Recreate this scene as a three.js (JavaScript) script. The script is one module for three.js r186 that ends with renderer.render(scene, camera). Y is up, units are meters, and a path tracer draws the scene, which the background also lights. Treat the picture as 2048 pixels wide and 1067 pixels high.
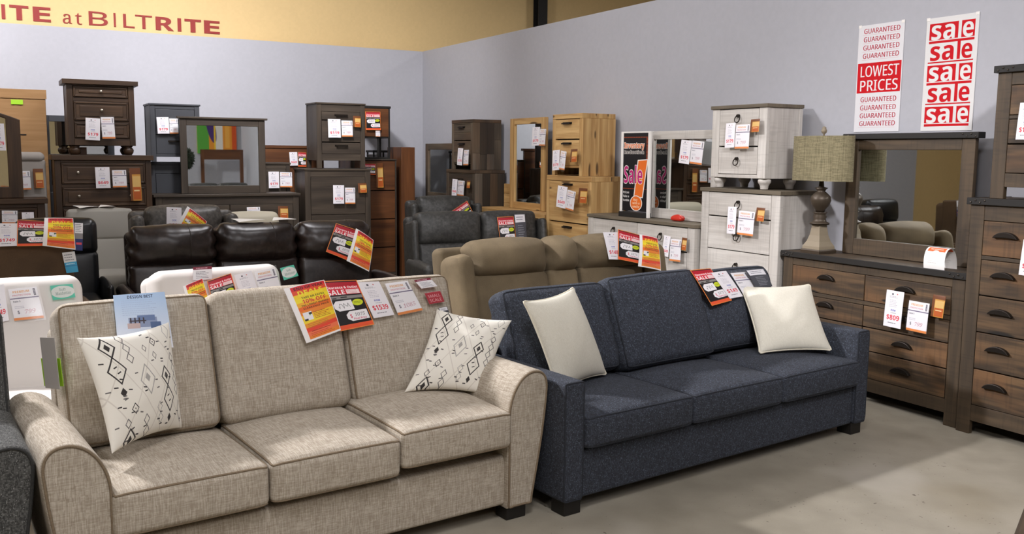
import * as THREE from 'three';
import { RoundedBoxGeometry } from 'three/addons/geometries/RoundedBoxGeometry.js';
import { mergeGeometries } from 'three/addons/utils/BufferGeometryUtils.js';
import { RectAreaLightUniformsLib } from 'three/addons/lights/RectAreaLightUniformsLib.js';
import { FontLoader } from 'three/addons/loaders/FontLoader.js';
import { TextGeometry } from 'three/addons/geometries/TextGeometry.js';

// ---------------------------------------------------------------- camera, exposure, light settings
const scene = new THREE.Scene();
scene.background = new THREE.Color(0x000000);
const camera = new THREE.PerspectiveCamera(32.173, 2048 / 1067, 0.05, 80);
camera.position.set(0, 1.685, 0);
camera.quaternion.setFromRotationMatrix(new THREE.Matrix4().makeBasis(
  new THREE.Vector3(0.86957, 0.00983, 0.49371), new THREE.Vector3(0.05142, 0.99256, -0.11034), new THREE.Vector3(-0.49112, 0.12134, 0.8626)));
const renderer = new THREE.WebGLRenderer({ antialias: true });
renderer.toneMapping = THREE.LinearToneMapping;
renderer.toneMappingExposure = 1.28;
renderer.shadowMap.enabled = true;
renderer.shadowMap.type = THREE.PCFSoftShadowMap;
RectAreaLightUniformsLib.init();
const CEIL = 5.3;
// ceiling panels: [x, z, radiance]
const PANELS = [[-3.5, -9, 14], [2.8, -8.8, 19], [-3.5, -4, 15], [2.6, -5.6, 8], [-3.2, 0.5, 28], [0.8, -0.8, 30], [3.2, 1.1, 20], [0, 3.5, 34], [9, -8.5, 26]];
// track spotlights: [x, y, z, target x, y, z, candela, half angle in degrees]
const SPOTS = [
  [-1.5, 4.7, -7.4, 2.2, 0.6, -4.2, 128, 36],
  [-1.3, 4.7, -7.7, 5.2, 1.9, -6.2, 24, 34],
  [1.6, 4.7, 0.2, 5.3, 1.5, -6.1, 58, 27],
  [0.4, 4.7, -9.2, 0.6, 3.0, -12.6, 38, 44],
  [-1.9, 4.7, -9.4, -1.4, 3.0, -12.6, 40, 42],
  [2.2, 4.7, -8.3, 3.8, 2.4, -12.4, 52, 42],
];
const LAMP = 0xfdfbff;

// ---------------------------------------------------------------- helpers
let seedState = 12345;
const rnd = () => { seedState = (seedState * 1664525 + 1013904223) >>> 0; return seedState / 4294967296; };
const rr = (a, b) => a + (b - a) * rnd();
const D2R = Math.PI / 180;
const used = new Map();
function numbered(n) { const k = used.get(n) || 0; used.set(n, k + 1); return k ? n + '_' + String(k).padStart(3, '0') : n; }
function shadow(o) { o.castShadow = true; o.receiveShadow = true; return o; }
function thing(name, label, category, [x, y, z], ry = 0, group) {
  const g = new THREE.Group(); g.name = numbered(name); g.position.set(x, y, z); g.rotation.y = ry;
  g.userData = { label, category }; if (group) g.userData.group = group;
  scene.add(g); return g;
}
function part(parent, name, geo, mat, x = 0, y = 0, z = 0, rx = 0, ry = 0, rz = 0, label) {
  const m = shadow(new THREE.Mesh(geo, mat)); m.name = name; m.position.set(x, y, z); m.rotation.set(rx, ry, rz);
  if (label) m.userData.label = label;
  parent.add(m); return m;
}
function single(name, label, category, geo, mat, x = 0, y = 0, z = 0, ry = 0) {
  const m = shadow(new THREE.Mesh(geo, mat)); m.name = numbered(name); m.position.set(x, y, z); m.rotation.y = ry;
  m.userData = { label, category }; scene.add(m); return m;
}
function struct(name, geo, mat, x = 0, y = 0, z = 0) {
  const m = shadow(new THREE.Mesh(geo, mat)); m.name = name; m.position.set(x, y, z); m.userData = { kind: 'structure' }; scene.add(m); return m;
}
// uv in metres from the dominant face direction; the grain axis runs along u
function boxUV(geo, grain = 0, ou = rr(0, 3), ov = rr(0, 3)) {
  const p = geo.attributes.position, n = geo.attributes.normal, uv = new Float32Array(p.count * 2);
  for (let i = 0; i < p.count; i++) {
    const c = [p.getX(i), p.getY(i), p.getZ(i)], a = [Math.abs(n.getX(i)), Math.abs(n.getY(i)), Math.abs(n.getZ(i))];
    const k = a[0] > a[1] && a[0] > a[2] ? 0 : a[1] > a[2] ? 1 : 2;
    let t = [0, 1, 2].filter((j) => j !== k);
    if (t[1] === grain) t = [t[1], t[0]];
    uv[2 * i] = c[t[0]] + ou; uv[2 * i + 1] = c[t[1]] + ov;
  }
  geo.setAttribute('uv', new THREE.BufferAttribute(uv, 2)); return geo;
}
const rbox = (w, h, d, r = 0.003, grain = 0) => boxUV(new RoundedBoxGeometry(w, h, d, 1, Math.min(r, w / 2.1, h / 2.1, d / 2.1)), grain);
const board = (parent, name, mat, w, h, d, x, y, z, grain = 0, r = 0.003) => part(parent, name, rbox(w, h, d, r, grain), mat, x, y, z);
function smooth(geo) {   // shared normals over coincident points, uv left alone
  const p = geo.attributes.position, idx = geo.index.array, acc = new Map(), key = (i) => Math.round(p.getX(i) * 2e4) + ',' + Math.round(p.getY(i) * 2e4) + ',' + Math.round(p.getZ(i) * 2e4);
  const keys = Array.from({ length: p.count }, (_, i) => key(i)), A = new THREE.Vector3(), B = new THREE.Vector3(), C = new THREE.Vector3();
  for (let i = 0; i < idx.length; i += 3) {
    A.fromBufferAttribute(p, idx[i]); B.fromBufferAttribute(p, idx[i + 1]).sub(A); C.fromBufferAttribute(p, idx[i + 2]).sub(A); B.cross(C);
    for (let k = 0; k < 3; k++) { const s = keys[idx[i + k]]; if (!acc.has(s)) acc.set(s, new THREE.Vector3()); acc.get(s).add(B); }
  }
  const n = new Float32Array(p.count * 3);
  for (let i = 0; i < p.count; i++) { const v = acc.get(keys[i]).clone().normalize(); n[3 * i] = v.x; n[3 * i + 1] = v.y; n[3 * i + 2] = v.z; }
  geo.setAttribute('normal', new THREE.BufferAttribute(n, 3)); return geo;
}

// ---------------------------------------------------------------- noise and textures
function hash(x, y, s) { let h = (x * 374761393 + y * 668265263 + s * 2147483647) | 0; h = Math.imul(h ^ (h >>> 13), 1274126177); return ((h ^ (h >>> 16)) >>> 0) / 4294967296; }
function vn(u, v, fx, fy, s) {   // value noise, periodic over u, v in 0..1
  const x = u * fx, y = v * fy, x0 = Math.floor(x), y0 = Math.floor(y), a = x - x0, b = y - y0, sa = a * a * (3 - 2 * a), sb = b * b * (3 - 2 * b);
  const X = ((x0 % fx) + fx) % fx, Y = ((y0 % fy) + fy) % fy, X1 = (X + 1) % fx, Y1 = (Y + 1) % fy;
  const p = hash(X, Y, s), q = hash(X1, Y, s), r = hash(X, Y1, s), t = hash(X1, Y1, s);
  return p + (q - p) * sa + (r - p) * sb + (p - q - r + t) * sa * sb;
}
function fbm(u, v, fx, fy, o, s) { let a = 0, w = 0.5, t = 0; for (let i = 0; i < o; i++) { a += w * vn(u, v, fx << i, fy << i, s + i); t += w; w *= 0.5; } return a / t; }
const mix = (a, b, t) => a + (b - a) * t, mix3 = (a, b, t) => [mix(a[0], b[0], t), mix(a[1], b[1], t), mix(a[2], b[2], t)], cl = (x) => Math.min(1, Math.max(0, x)), sst = (a, b, x) => { const t = cl((x - a) / (b - a)); return t * t * (3 - 2 * t); };
function tex(W, H, mu, mv, fn) {   // a texture that covers mu x mv metres
  const d = new Uint8Array(W * H * 4);
  for (let y = 0; y < H; y++) for (let x = 0; x < W; x++) { const c = fn(x / W, y / H), i = 4 * (y * W + x); d[i] = cl(c[0] / 255) * 255; d[i + 1] = cl(c[1] / 255) * 255; d[i + 2] = cl(c[2] / 255) * 255; d[i + 3] = 255; }
  const t = new THREE.DataTexture(d, W, H); t.colorSpace = THREE.SRGBColorSpace; t.wrapS = t.wrapT = THREE.RepeatWrapping; t.magFilter = THREE.LinearFilter; t.minFilter = THREE.LinearMipmapLinearFilter; t.generateMipmaps = true;
  t.repeat.set(1 / mu, 1 / mv); t.needsUpdate = true; return t;
}
function grey(t) { const g = t.clone(); g.colorSpace = THREE.NoColorSpace; g.needsUpdate = true; return g; }
function mat(o) { return new THREE.MeshPhysicalMaterial({ roughness: 0.7, metalness: 0, ...o }); }
function matT(t, bump, o) { return mat({ map: t, bumpMap: grey(t), bumpScale: bump, ...o }); }
// wood: long streaks along u, cathedral bands, optional knots and worn patches
function wood(dark, midc, light, { s = 1, rings = 9, knots = 0, patch = 0, patchC = midc, saw = 0, streak = 0 } = {}) {
  const kn = Array.from({ length: knots }, (_, i) => [hash(i, 1, s), hash(i, 2, s), 0.012 + 0.02 * hash(i, 3, s)]);
  return tex(768, 512, 1.5, 0.75, (u, v) => {
    let w = 0.06 * (fbm(u, v, 3, 4, 3, s) - 0.5), kd = 0;
    for (const [a, b, r] of kn) { let du = Math.abs(u - a), dv = Math.abs(v - b); du = Math.min(du, 1 - du) * 0.45; dv = Math.min(dv, 1 - dv); const q = Math.hypot(du, dv) / r; w += 0.05 * Math.exp(-q * q * 0.25); kd = Math.max(kd, 1 - sst(0.5, 1.1, q)); }
    const band = 0.5 + 0.5 * Math.sin((v + w) * rings * 2 * Math.PI + 4 * vn(u, v, 2, 3, s + 9));
    const fine = fbm(u, v, 6, 90, 3, s + 20), coarse = fbm(u, v, 3, 8, 3, s + 40);
    let c = mix3(dark, light, cl(0.12 + 0.30 * band + 0.55 * (fine - 0.5) + 0.75 * (coarse - 0.3)));
    c = mix3(c, midc, 0.35);
    if (streak) { const q = fbm(u, v, 4, 22, 3, s + 70); c = mix3(c, dark, streak * sst(0.52, 0.7, q)); c = mix3(c, light, streak * 0.7 * sst(0.55, 0.72, 1 - q)); }
    if (patch) c = mix3(c, patchC, patch * sst(0.5, 0.72, fbm(u, v, 3, 4, 3, s + 60)));
    if (saw) { const q = 1 - saw * sst(0.62, 0.8, vn(u, v, 160, 6, s + 80)) * vn(u, v, 4, 3, s + 81); c = c.map((x) => x * q); }
    return mix3(c, dark.map((x) => x * 0.5), kd * 0.85);
  });
}
// woven cloth: threads in both directions with tone noise
function weave(a, b, m, { s = 1, n = 128, long = 10, contrast = 1, speck = 0, speckC = [200, 205, 215] } = {}) {
  return tex(512, 512, m, m, (u, v) => {
    const x = Math.floor(u * n), y = Math.floor(v * n), warp = hash(x, Math.floor((v + hash(x, 7, s)) * long), s), weft = hash(Math.floor((u + hash(7, y, s)) * long), y, s + 5);
    const over = (x + y) & 1, t = over ? warp : weft, fx = (u * n) % 1, fy = (v * n) % 1, edge = 0.86 + 0.14 * (over ? Math.sin(fx * Math.PI) : Math.sin(fy * Math.PI));
    let c = mix3(a, b, cl(0.5 + contrast * (0.55 * (t - 0.5) + 0.5 * (warp - 0.5) + 0.3 * (weft - 0.5)))).map((q) => q * edge);
    if (speck && hash(x * 3 + 1, y, s + 8) > 1 - speck) c = mix3(c, speckC, 0.3 + 0.5 * hash(x, y, s + 3));
    return c;
  });
}
const T = {
  rustic: wood([36, 28, 20], [86, 66, 44], [128, 98, 66], { s: 3, rings: 3, patch: 0.5, patchC: [120, 82, 49], saw: 0.1, knots: 4, streak: 0.45 }),
  rusticFrame: wood([52, 42, 30], [78, 62, 44], [98, 80, 58], { s: 13, rings: 3, saw: 0.12, streak: 0.4 }),
  oak: wood([152, 110, 60], [208, 168, 108], [232, 198, 140], { s: 5, rings: 7, knots: 5, streak: 0.3 }),
  white: wood([158, 151, 143], [212, 206, 198], [228, 224, 217], { s: 7, rings: 2, saw: 0.05, streak: 0.15 }),
  greyTop: wood([74, 66, 54], [112, 101, 84], [142, 130, 110], { s: 17, rings: 3 }),
  plank: wood([56, 49, 42], [104, 93, 80], [144, 131, 114], { s: 9, rings: 3, patch: 0.35, patchC: [112, 84, 62] }),
  dark: wood([42, 35, 29], [70, 60, 50], [94, 82, 68], { s: 11, rings: 4 }),
  walnut: wood([40, 27, 18], [74, 53, 36], [100, 74, 50], { s: 15, rings: 5 }),
  redwood: wood([58, 32, 16], [104, 62, 32], [132, 84, 46], { s: 19, rings: 3 }),
  linen: weave([158, 145, 127], [206, 196, 180], 0.3, { s: 2, n: 128, long: 9, contrast: 0.85 }),
  navy: weave([36, 39, 46], [66, 71, 83], 0.4, { s: 4, n: 128, long: 40, contrast: 0.9, speck: 0.05, speckC: [122, 134, 150] }),
  charcoal: weave([54, 54, 52], [100, 100, 97], 0.42, { s: 6, n: 128, long: 50, contrast: 1.2, speck: 0.05, speckC: [150, 150, 148] }),
  shade: weave([112, 104, 78], [156, 146, 114], 0.3, { s: 8, n: 110, long: 6, contrast: 1.0 }),
  cream: weave([224, 218, 200], [238, 233, 218], 0.3, { s: 10, n: 128, long: 30, contrast: 0.6 }),
  suede: tex(512, 512, 1.1, 1.1, (u, v) => mix3([84, 72, 53], [124, 108, 82], cl(0.5 + 1.5 * (fbm(u, v, 4, 4, 5, 31) - 0.5) + 0.25 * (hash(Math.floor(u * 512), Math.floor(v * 512), 4) - 0.5)))),
  leather: tex(512, 512, 0.5, 0.5, (u, v) => { const q = fbm(u, v, 26, 26, 3, 51), w = fbm(u, v, 3, 3, 3, 52), k = 150 + 90 * (q - 0.5) + 60 * (w - 0.5); return [k, k, k]; }),
  plaster: tex(512, 512, 2, 2, (u, v) => { const q = 246 + 6 * (fbm(u, v, 60, 60, 2, 71) - 0.5) + 6 * (fbm(u, v, 3, 3, 3, 72) - 0.5); return [q, q, q]; }),
  card: tex(256, 256, 1, 1, (u, v) => mix3([146, 110, 70], [164, 127, 86], cl(0.5 + (fbm(u, v, 3, 40, 3, 91) - 0.5) * 1.3))),
  concrete: tex(2048, 2048, 6, 6, (u, v) => {
    const a = fbm(u, v, 4, 4, 5, 101), b = fbm(u, v, 40, 40, 3, 111), c = hash(Math.floor(u * 2048), Math.floor(v * 2048), 121);
    let k = mix3([132, 125, 110], [176, 168, 152], cl(0.5 + 1.3 * (a - 0.5) + 0.5 * (b - 0.5) + 0.08 * (c - 0.5)));
    const st = sst(0.60, 0.75, fbm(u, v, 5, 5, 4, 131)); k = mix3(k, [136, 124, 101], 0.45 * st);
    const pale = sst(0.62, 0.8, fbm(u, v, 7, 7, 4, 141)); k = mix3(k, [184, 177, 165], 0.5 * pale);
    const chip = vn(u, v, 420, 420, 151); if (chip > 0.965 && vn(u, v, 14, 14, 152) > 0.55) k = mix3(k, [66, 58, 48], 0.75);
    return k;
  }),
};
const M = {
  wall: mat({ map: T.plaster, color: 0xb6b6bc, roughness: 0.85 }),
  yellow: mat({ map: T.plaster, color: 0xe6c890, roughness: 0.8 }),
  tan: mat({ map: T.plaster, color: 0xc9b48a, roughness: 0.85 }),
  ceil: mat({ color: 0xb9b4aa, roughness: 0.9 }),
  floor: matT(T.concrete, 0.0008, { roughness: 0.5, specularIntensity: 0.5 }),
  rustic: matT(T.rustic, 0.0012, { roughness: 0.62 }), rusticFrame: matT(T.rusticFrame, 0.001, { roughness: 0.62 }),
  blackMetal: mat({ color: 0x1c1916, roughness: 0.65, metalness: 0.1 }), bronze: mat({ color: 0x2c2621, roughness: 0.45, metalness: 0.7 }),
  rivet: mat({ color: 0x56504a, roughness: 0.35, metalness: 0.8 }), silver: mat({ color: 0xc9c2b4, roughness: 0.3, metalness: 0.9 }),
  oak: matT(T.oak, 0.0008, { roughness: 0.6 }), white: matT(T.white, 0.0008, { roughness: 0.65 }), greyTop: matT(T.greyTop, 0.0006, { roughness: 0.6 }),
  planks: [0xffffff, 0xe2dacd, 0xaaa298, 0xc8b39c, 0x8c867e].map((c) => matT(T.plank, 0.001, { color: c, roughness: 0.65 })),
  dark: matT(T.dark, 0.0006, { roughness: 0.5 }), walnut: matT(T.walnut, 0.0006, { roughness: 0.45 }), redwood: matT(T.redwood, 0.0006, { roughness: 0.45 }),
  slate: mat({ color: 0x3f4146, roughness: 0.5 }), voidM: mat({ color: 0x14110f, roughness: 0.9 }),
  linen: matT(T.linen, 0.0012, { roughness: 0.95 }), linenPipe: mat({ map: T.linen, color: 0xb8ac9c, roughness: 0.95 }),
  navy: matT(T.navy, 0.0015, { roughness: 0.95 }), navyPipe: mat({ map: T.navy, color: 0xc4c4c4, roughness: 0.95 }),
  charcoal: matT(T.charcoal, 0.0015, { roughness: 0.95 }), charcoalPipe: mat({ map: T.charcoal, color: 0xa8a8a8, roughness: 0.95 }),
  suede: mat({ map: T.suede, roughness: 0.9, sheen: 0.35, sheenRoughness: 0.6, sheenColor: new THREE.Color(0xb9a684) }),
  brownLeather: matT(T.leather, 0.0006, { color: 0x4a3a34, roughness: 0.33 }), greyLeather: matT(T.leather, 0.0006, { color: 0x6d6c68, roughness: 0.5 }),
  taupeLeather: matT(T.leather, 0.0006, { color: 0x958d84, roughness: 0.45 }), blackLeather: matT(T.leather, 0.0006, { color: 0x24262a, roughness: 0.35 }),
  whiteLeather: mat({ color: 0xd6d0ca, roughness: 0.55 }), paleGrey: mat({ color: 0xa8a49b, roughness: 0.7 }), creamLeather: mat({ color: 0xd3cbb6, roughness: 0.6 }),
  brownSuede: mat({ map: T.suede, color: 0xcab2a0, roughness: 0.85 }),
  ottoman: mat({ map: T.suede, color: 0xa89c98, roughness: 0.9 }),
  foot: mat({ color: 0x15120f, roughness: 0.5 }),
  glassMirror: mat({ color: 0xe4e8e6, metalness: 1, roughness: 0.015 }),
  creamCloth: matT(T.cream, 0.0008, { roughness: 0.95 }), creamPipe: mat({ color: 0xddd6c2, roughness: 0.95 }),
  shade: matT(T.shade, 0.0006, { roughness: 0.95 }), lampBronze: mat({ color: 0x4c4135, roughness: 0.45, metalness: 0.35 }), lampStone: mat({ color: 0x8a7d68, roughness: 0.6 }),
  sleeve: mat({ color: 0xffffff, transmission: 1, thickness: 0, roughness: 0.2, ior: 1.3 }), paper: mat({ color: 0xeeeae4, roughness: 0.8 }),
  cardboard: mat({ map: T.card, roughness: 0.85 }), lime: mat({ color: 0x9fd22a, roughness: 0.7 }),
  housing: mat({ color: 0xdddad4, roughness: 0.6 }), can: mat({ color: 0x1d1d1d, roughness: 0.5 }),
  glow: mat({ color: 0x000000, emissive: LAMP, emissiveIntensity: 6 }), headboardGrey: mat({ map: T.plaster, color: 0xa7a099, roughness: 0.9 }),
  redPlastic: mat({ color: 0xc22a1c, roughness: 0.3 }), leaf: mat({ color: 0x26301d, roughness: 0.8 }), pot: mat({ color: 0x3a332c, roughness: 0.6 }),
};

// ---------------------------------------------------------------- the room
const planeUV = (g) => boxUV(g, 0, 0, 0), slab = (w, h, d) => planeUV(new THREE.BoxGeometry(w, h, d));
struct('floor', slab(26, 0.2, 24), M.floor, 4, -0.1, -4);
struct('ceiling', slab(26, 0.2, 24), M.ceil, 4, CEIL + 0.1, -4);
struct('wall_right', slab(0.14, 3.15, 14.3), M.wall, 5.72, 1.575, -5.47);          // partition, from the corner to behind the camera
struct('wall_back', slab(11.4, 3.15, 0.14), M.wall, -0.05, 1.575, -12.69);           // partition across the back
struct('wall_outer_back', slab(26, CEIL, 0.2), M.yellow, 4, CEIL / 2, -13.09);        // the hall wall behind the partitions
struct('wall_outer_left', slab(0.2, CEIL, 21), M.tan, -8.9, CEIL / 2, -2.5);
struct('wall_outer_right', slab(0.2, CEIL, 21), M.yellow, 16.9, CEIL / 2, -2.5);
struct('wall_front', slab(26, CEIL, 0.2), M.tan, 4, CEIL / 2, 7.9);
struct('wall_side', slab(3.6, 3.15, 0.14), M.wall, 3.85, 1.575, 1.75);                // partition behind the camera that the dresser mirror shows
{ // steel column beyond the right partition
  const g = thing('steel_column', 'dark steel column rising behind the top of the right wall', 'column', [7.77, 0, -12.82]);
  board(g, 'flange', M.blackMetal, 0.17, CEIL - 0.01, 0.012, 0, CEIL / 2, 0.07, 1, 0.001); board(g, 'flange', M.blackMetal, 0.17, CEIL - 0.01, 0.012, 0, CEIL / 2, -0.07, 1, 0.001);
  board(g, 'web', M.blackMetal, 0.012, CEIL - 0.01, 0.13, 0.03, CEIL / 2, 0, 1, 0.001);
}
{ // letters on the hall wall
  const fl = new FontLoader(), bold = await fl.loadAsync('fonts/droid/droid_sans_bold.typeface.json'), reg = await fl.loadAsync('fonts/droid/droid_sans_regular.typeface.json'), ser = await fl.loadAsync('fonts/droid/droid_serif_regular.typeface.json');
  const red = mat({ color: 0x8e1b10, roughness: 0.6 });
  const g = thing('wall_lettering', 'dark red wall lettering reading RITE at BILTRITE above the back wall', 'lettering', [0, 0, -12.99]);
  const L = [['R', -0.03, 0.235, 3.238, 3.412, bold], ['I', 0.282, 0.321, 3.238, 3.411, bold], ['T', 0.367, 0.573, 3.238, 3.412, bold], ['E', 0.619, 0.814, 3.238, 3.412, bold], ['a', 0.947, 1.048, 3.236, 3.353, ser], ['t', 1.088, 1.162, 3.236, 3.371, ser],
    ['B', 1.243, 1.462, 3.238, 3.408, reg], ['I', 1.533, 1.556, 3.238, 3.408, reg], ['L', 1.645, 1.78, 3.238, 3.408, reg], ['T', 1.79, 1.994, 3.238, 3.408, reg], ['R', 2.036, 2.259, 3.236, 3.405, bold], ['I', 2.308, 2.353, 3.236, 3.405, bold], ['T', 2.396, 2.607, 3.236, 3.405, bold], ['E', 2.644, 2.847, 3.236, 3.405, bold]];
  for (const [ch, x0, x1, y0, y1, font] of L) {
    const t = ch === 'I' ? new THREE.BoxGeometry(1, 1, 0.1).translate(0, 0, 0.05) : new TextGeometry(ch, { font, size: 1, depth: 0.1, curveSegments: 8 }); t.computeBoundingBox();
    const b = t.boundingBox; t.translate(-b.min.x, -b.min.y, 0); t.scale((x1 - x0) / (b.max.x - b.min.x), (y1 - y0) / (b.max.y - b.min.y), 0.12);
    part(g, 'letter', t, red, x0, y0, 0);
  }
}
// ---------------------------------------------------------------- lamps of the hall
for (const [x, z, power] of PANELS) {
  const g = thing('ceiling_light', 'white rectangular light panel on the ceiling', 'ceiling light', [x, CEIL - 0.3, z], 0, 'ceiling light panels');
  board(g, 'housing', M.housing, 0.66, 0.07, 1.26, 0, 0.04, 0); board(g, 'diffuser', M.glow, 0.6, 0.01, 1.2, 0, 0, 0, 0, 0.002);
  for (const s of [-1, 1]) part(g, 'suspension_wire', new THREE.CylinderGeometry(0.003, 0.003, 0.23, 6), M.can, 0, 0.185, s * 0.5);
  const l = new THREE.RectAreaLight(LAMP, power, 0.6, 1.2); l.position.set(0, -0.012, 0); l.lookAt(0, -1, 0); l.rotation.set(-Math.PI / 2, 0, 0); g.add(l);
}
for (const [x, y, z, tx, ty, tz, cd, half] of SPOTS) {
  const g = thing('track_spotlight', 'black track spotlight on the ceiling', 'spotlight', [x, y, z], 0, 'track spotlights');
  part(g, 'stem', new THREE.CylinderGeometry(0.012, 0.012, CEIL - y, 8), M.can, 0, (CEIL - y) / 2, 0);
  const d = new THREE.Vector3(tx - x, ty - y, tz - z).normalize(), q = new THREE.Quaternion().setFromUnitVectors(new THREE.Vector3(0, -1, 0), d);
  const c = part(g, 'lamp_can', new THREE.LatheGeometry([[0.0, 0.11], [0.05, 0.11], [0.06, 0.06], [0.075, -0.08], [0.07, -0.08], [0.055, 0.05], [0, 0.05]].map(([a, b]) => new THREE.Vector2(a, b)), 20), M.can); c.quaternion.copy(q);
  const lens = part(g, 'lamp_lens', new THREE.CylinderGeometry(0.06, 0.06, 0.008, 20), M.glow); lens.quaternion.copy(q); lens.position.copy(d).multiplyScalar(0.05);
  const l = new THREE.SpotLight(LAMP, cd, 0, half * D2R, 0.9, 2); l.position.copy(d).multiplyScalar(0.1); l.castShadow = true; l.shadow.radius = 11; l.shadow.mapSize.set(1024, 1024);
  l.target.position.set(tx - x, ty - y, tz - z); g.add(l, l.target);
}

// ---------------------------------------------------------------- case furniture
const FACE_LEFT = -Math.PI / 2;
// drawer pulls: each returns one geometry, front towards +z
const pullCup = (() => { const s = new THREE.Shape(); s.moveTo(-0.055, 0); s.quadraticCurveTo(-0.04, 0.026, 0, 0.028); s.quadraticCurveTo(0.04, 0.026, 0.055, 0); s.quadraticCurveTo(0, 0.008, -0.055, 0); const g = new THREE.ExtrudeGeometry(s, { depth: 0.018, bevelSize: 0.003, bevelThickness: 0.004, bevelSegments: 2, curveSegments: 8 }); g.scale(1.3, 1.15, 1.1); return g; })();
const pullBar = mergeGeometries([new THREE.BoxGeometry(0.15, 0.014, 0.01).translate(0, 0, 0.022), new THREE.BoxGeometry(0.012, 0.014, 0.022).translate(-0.06, 0, 0.011), new THREE.BoxGeometry(0.012, 0.014, 0.022).translate(0.06, 0, 0.011), new THREE.BoxGeometry(0.17, 0.02, 0.003).translate(0, 0.004, 0.002)]);
const pullRing = mergeGeometries([new THREE.CylinderGeometry(0.012, 0.014, 0.02, 12).rotateX(Math.PI / 2).translate(0, 0.026, 0.01), new THREE.TorusGeometry(0.027, 0.0042, 8, 24).rotateX(-0.18).translate(0, 0, 0.019)]);
const pullKnob = new THREE.LatheGeometry([[0, 0], [0.007, 0], [0.006, 0.012], [0.015, 0.02], [0.016, 0.027], [0.009, 0.033], [0, 0.034]].map(([a, b]) => new THREE.Vector2(a, b)), 14).rotateX(Math.PI / 2);
const PULL = { cup: ['cup_pull', pullCup, M.bronze], bar: ['bar_pull', pullBar, M.bronze], ring: ['ring_pull', pullRing, M.bronze], knob: ['knob', pullKnob, M.silver] };
const bunFoot = (h, r) => new THREE.LatheGeometry([[0, 0], [0.55, 0], [0.6, 0.08], [0.66, 0.35], [0.8, 0.5], [1, 0.66], [1, 0.86], [0.82, 1], [0, 1]].map(([a, b]) => new THREE.Vector2(a * r, b * h)), 18);
const ballFoot = (h, r) => new THREE.LatheGeometry([[0, 0], [0.6, 0], [0.9, 0.25], [1, 0.5], [0.85, 0.72], [0.62, 0.82], [0.8, 0.9], [0.8, 1], [0, 1]].map(([a, b]) => new THREE.Vector2(a * r, b * h)), 18);

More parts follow.
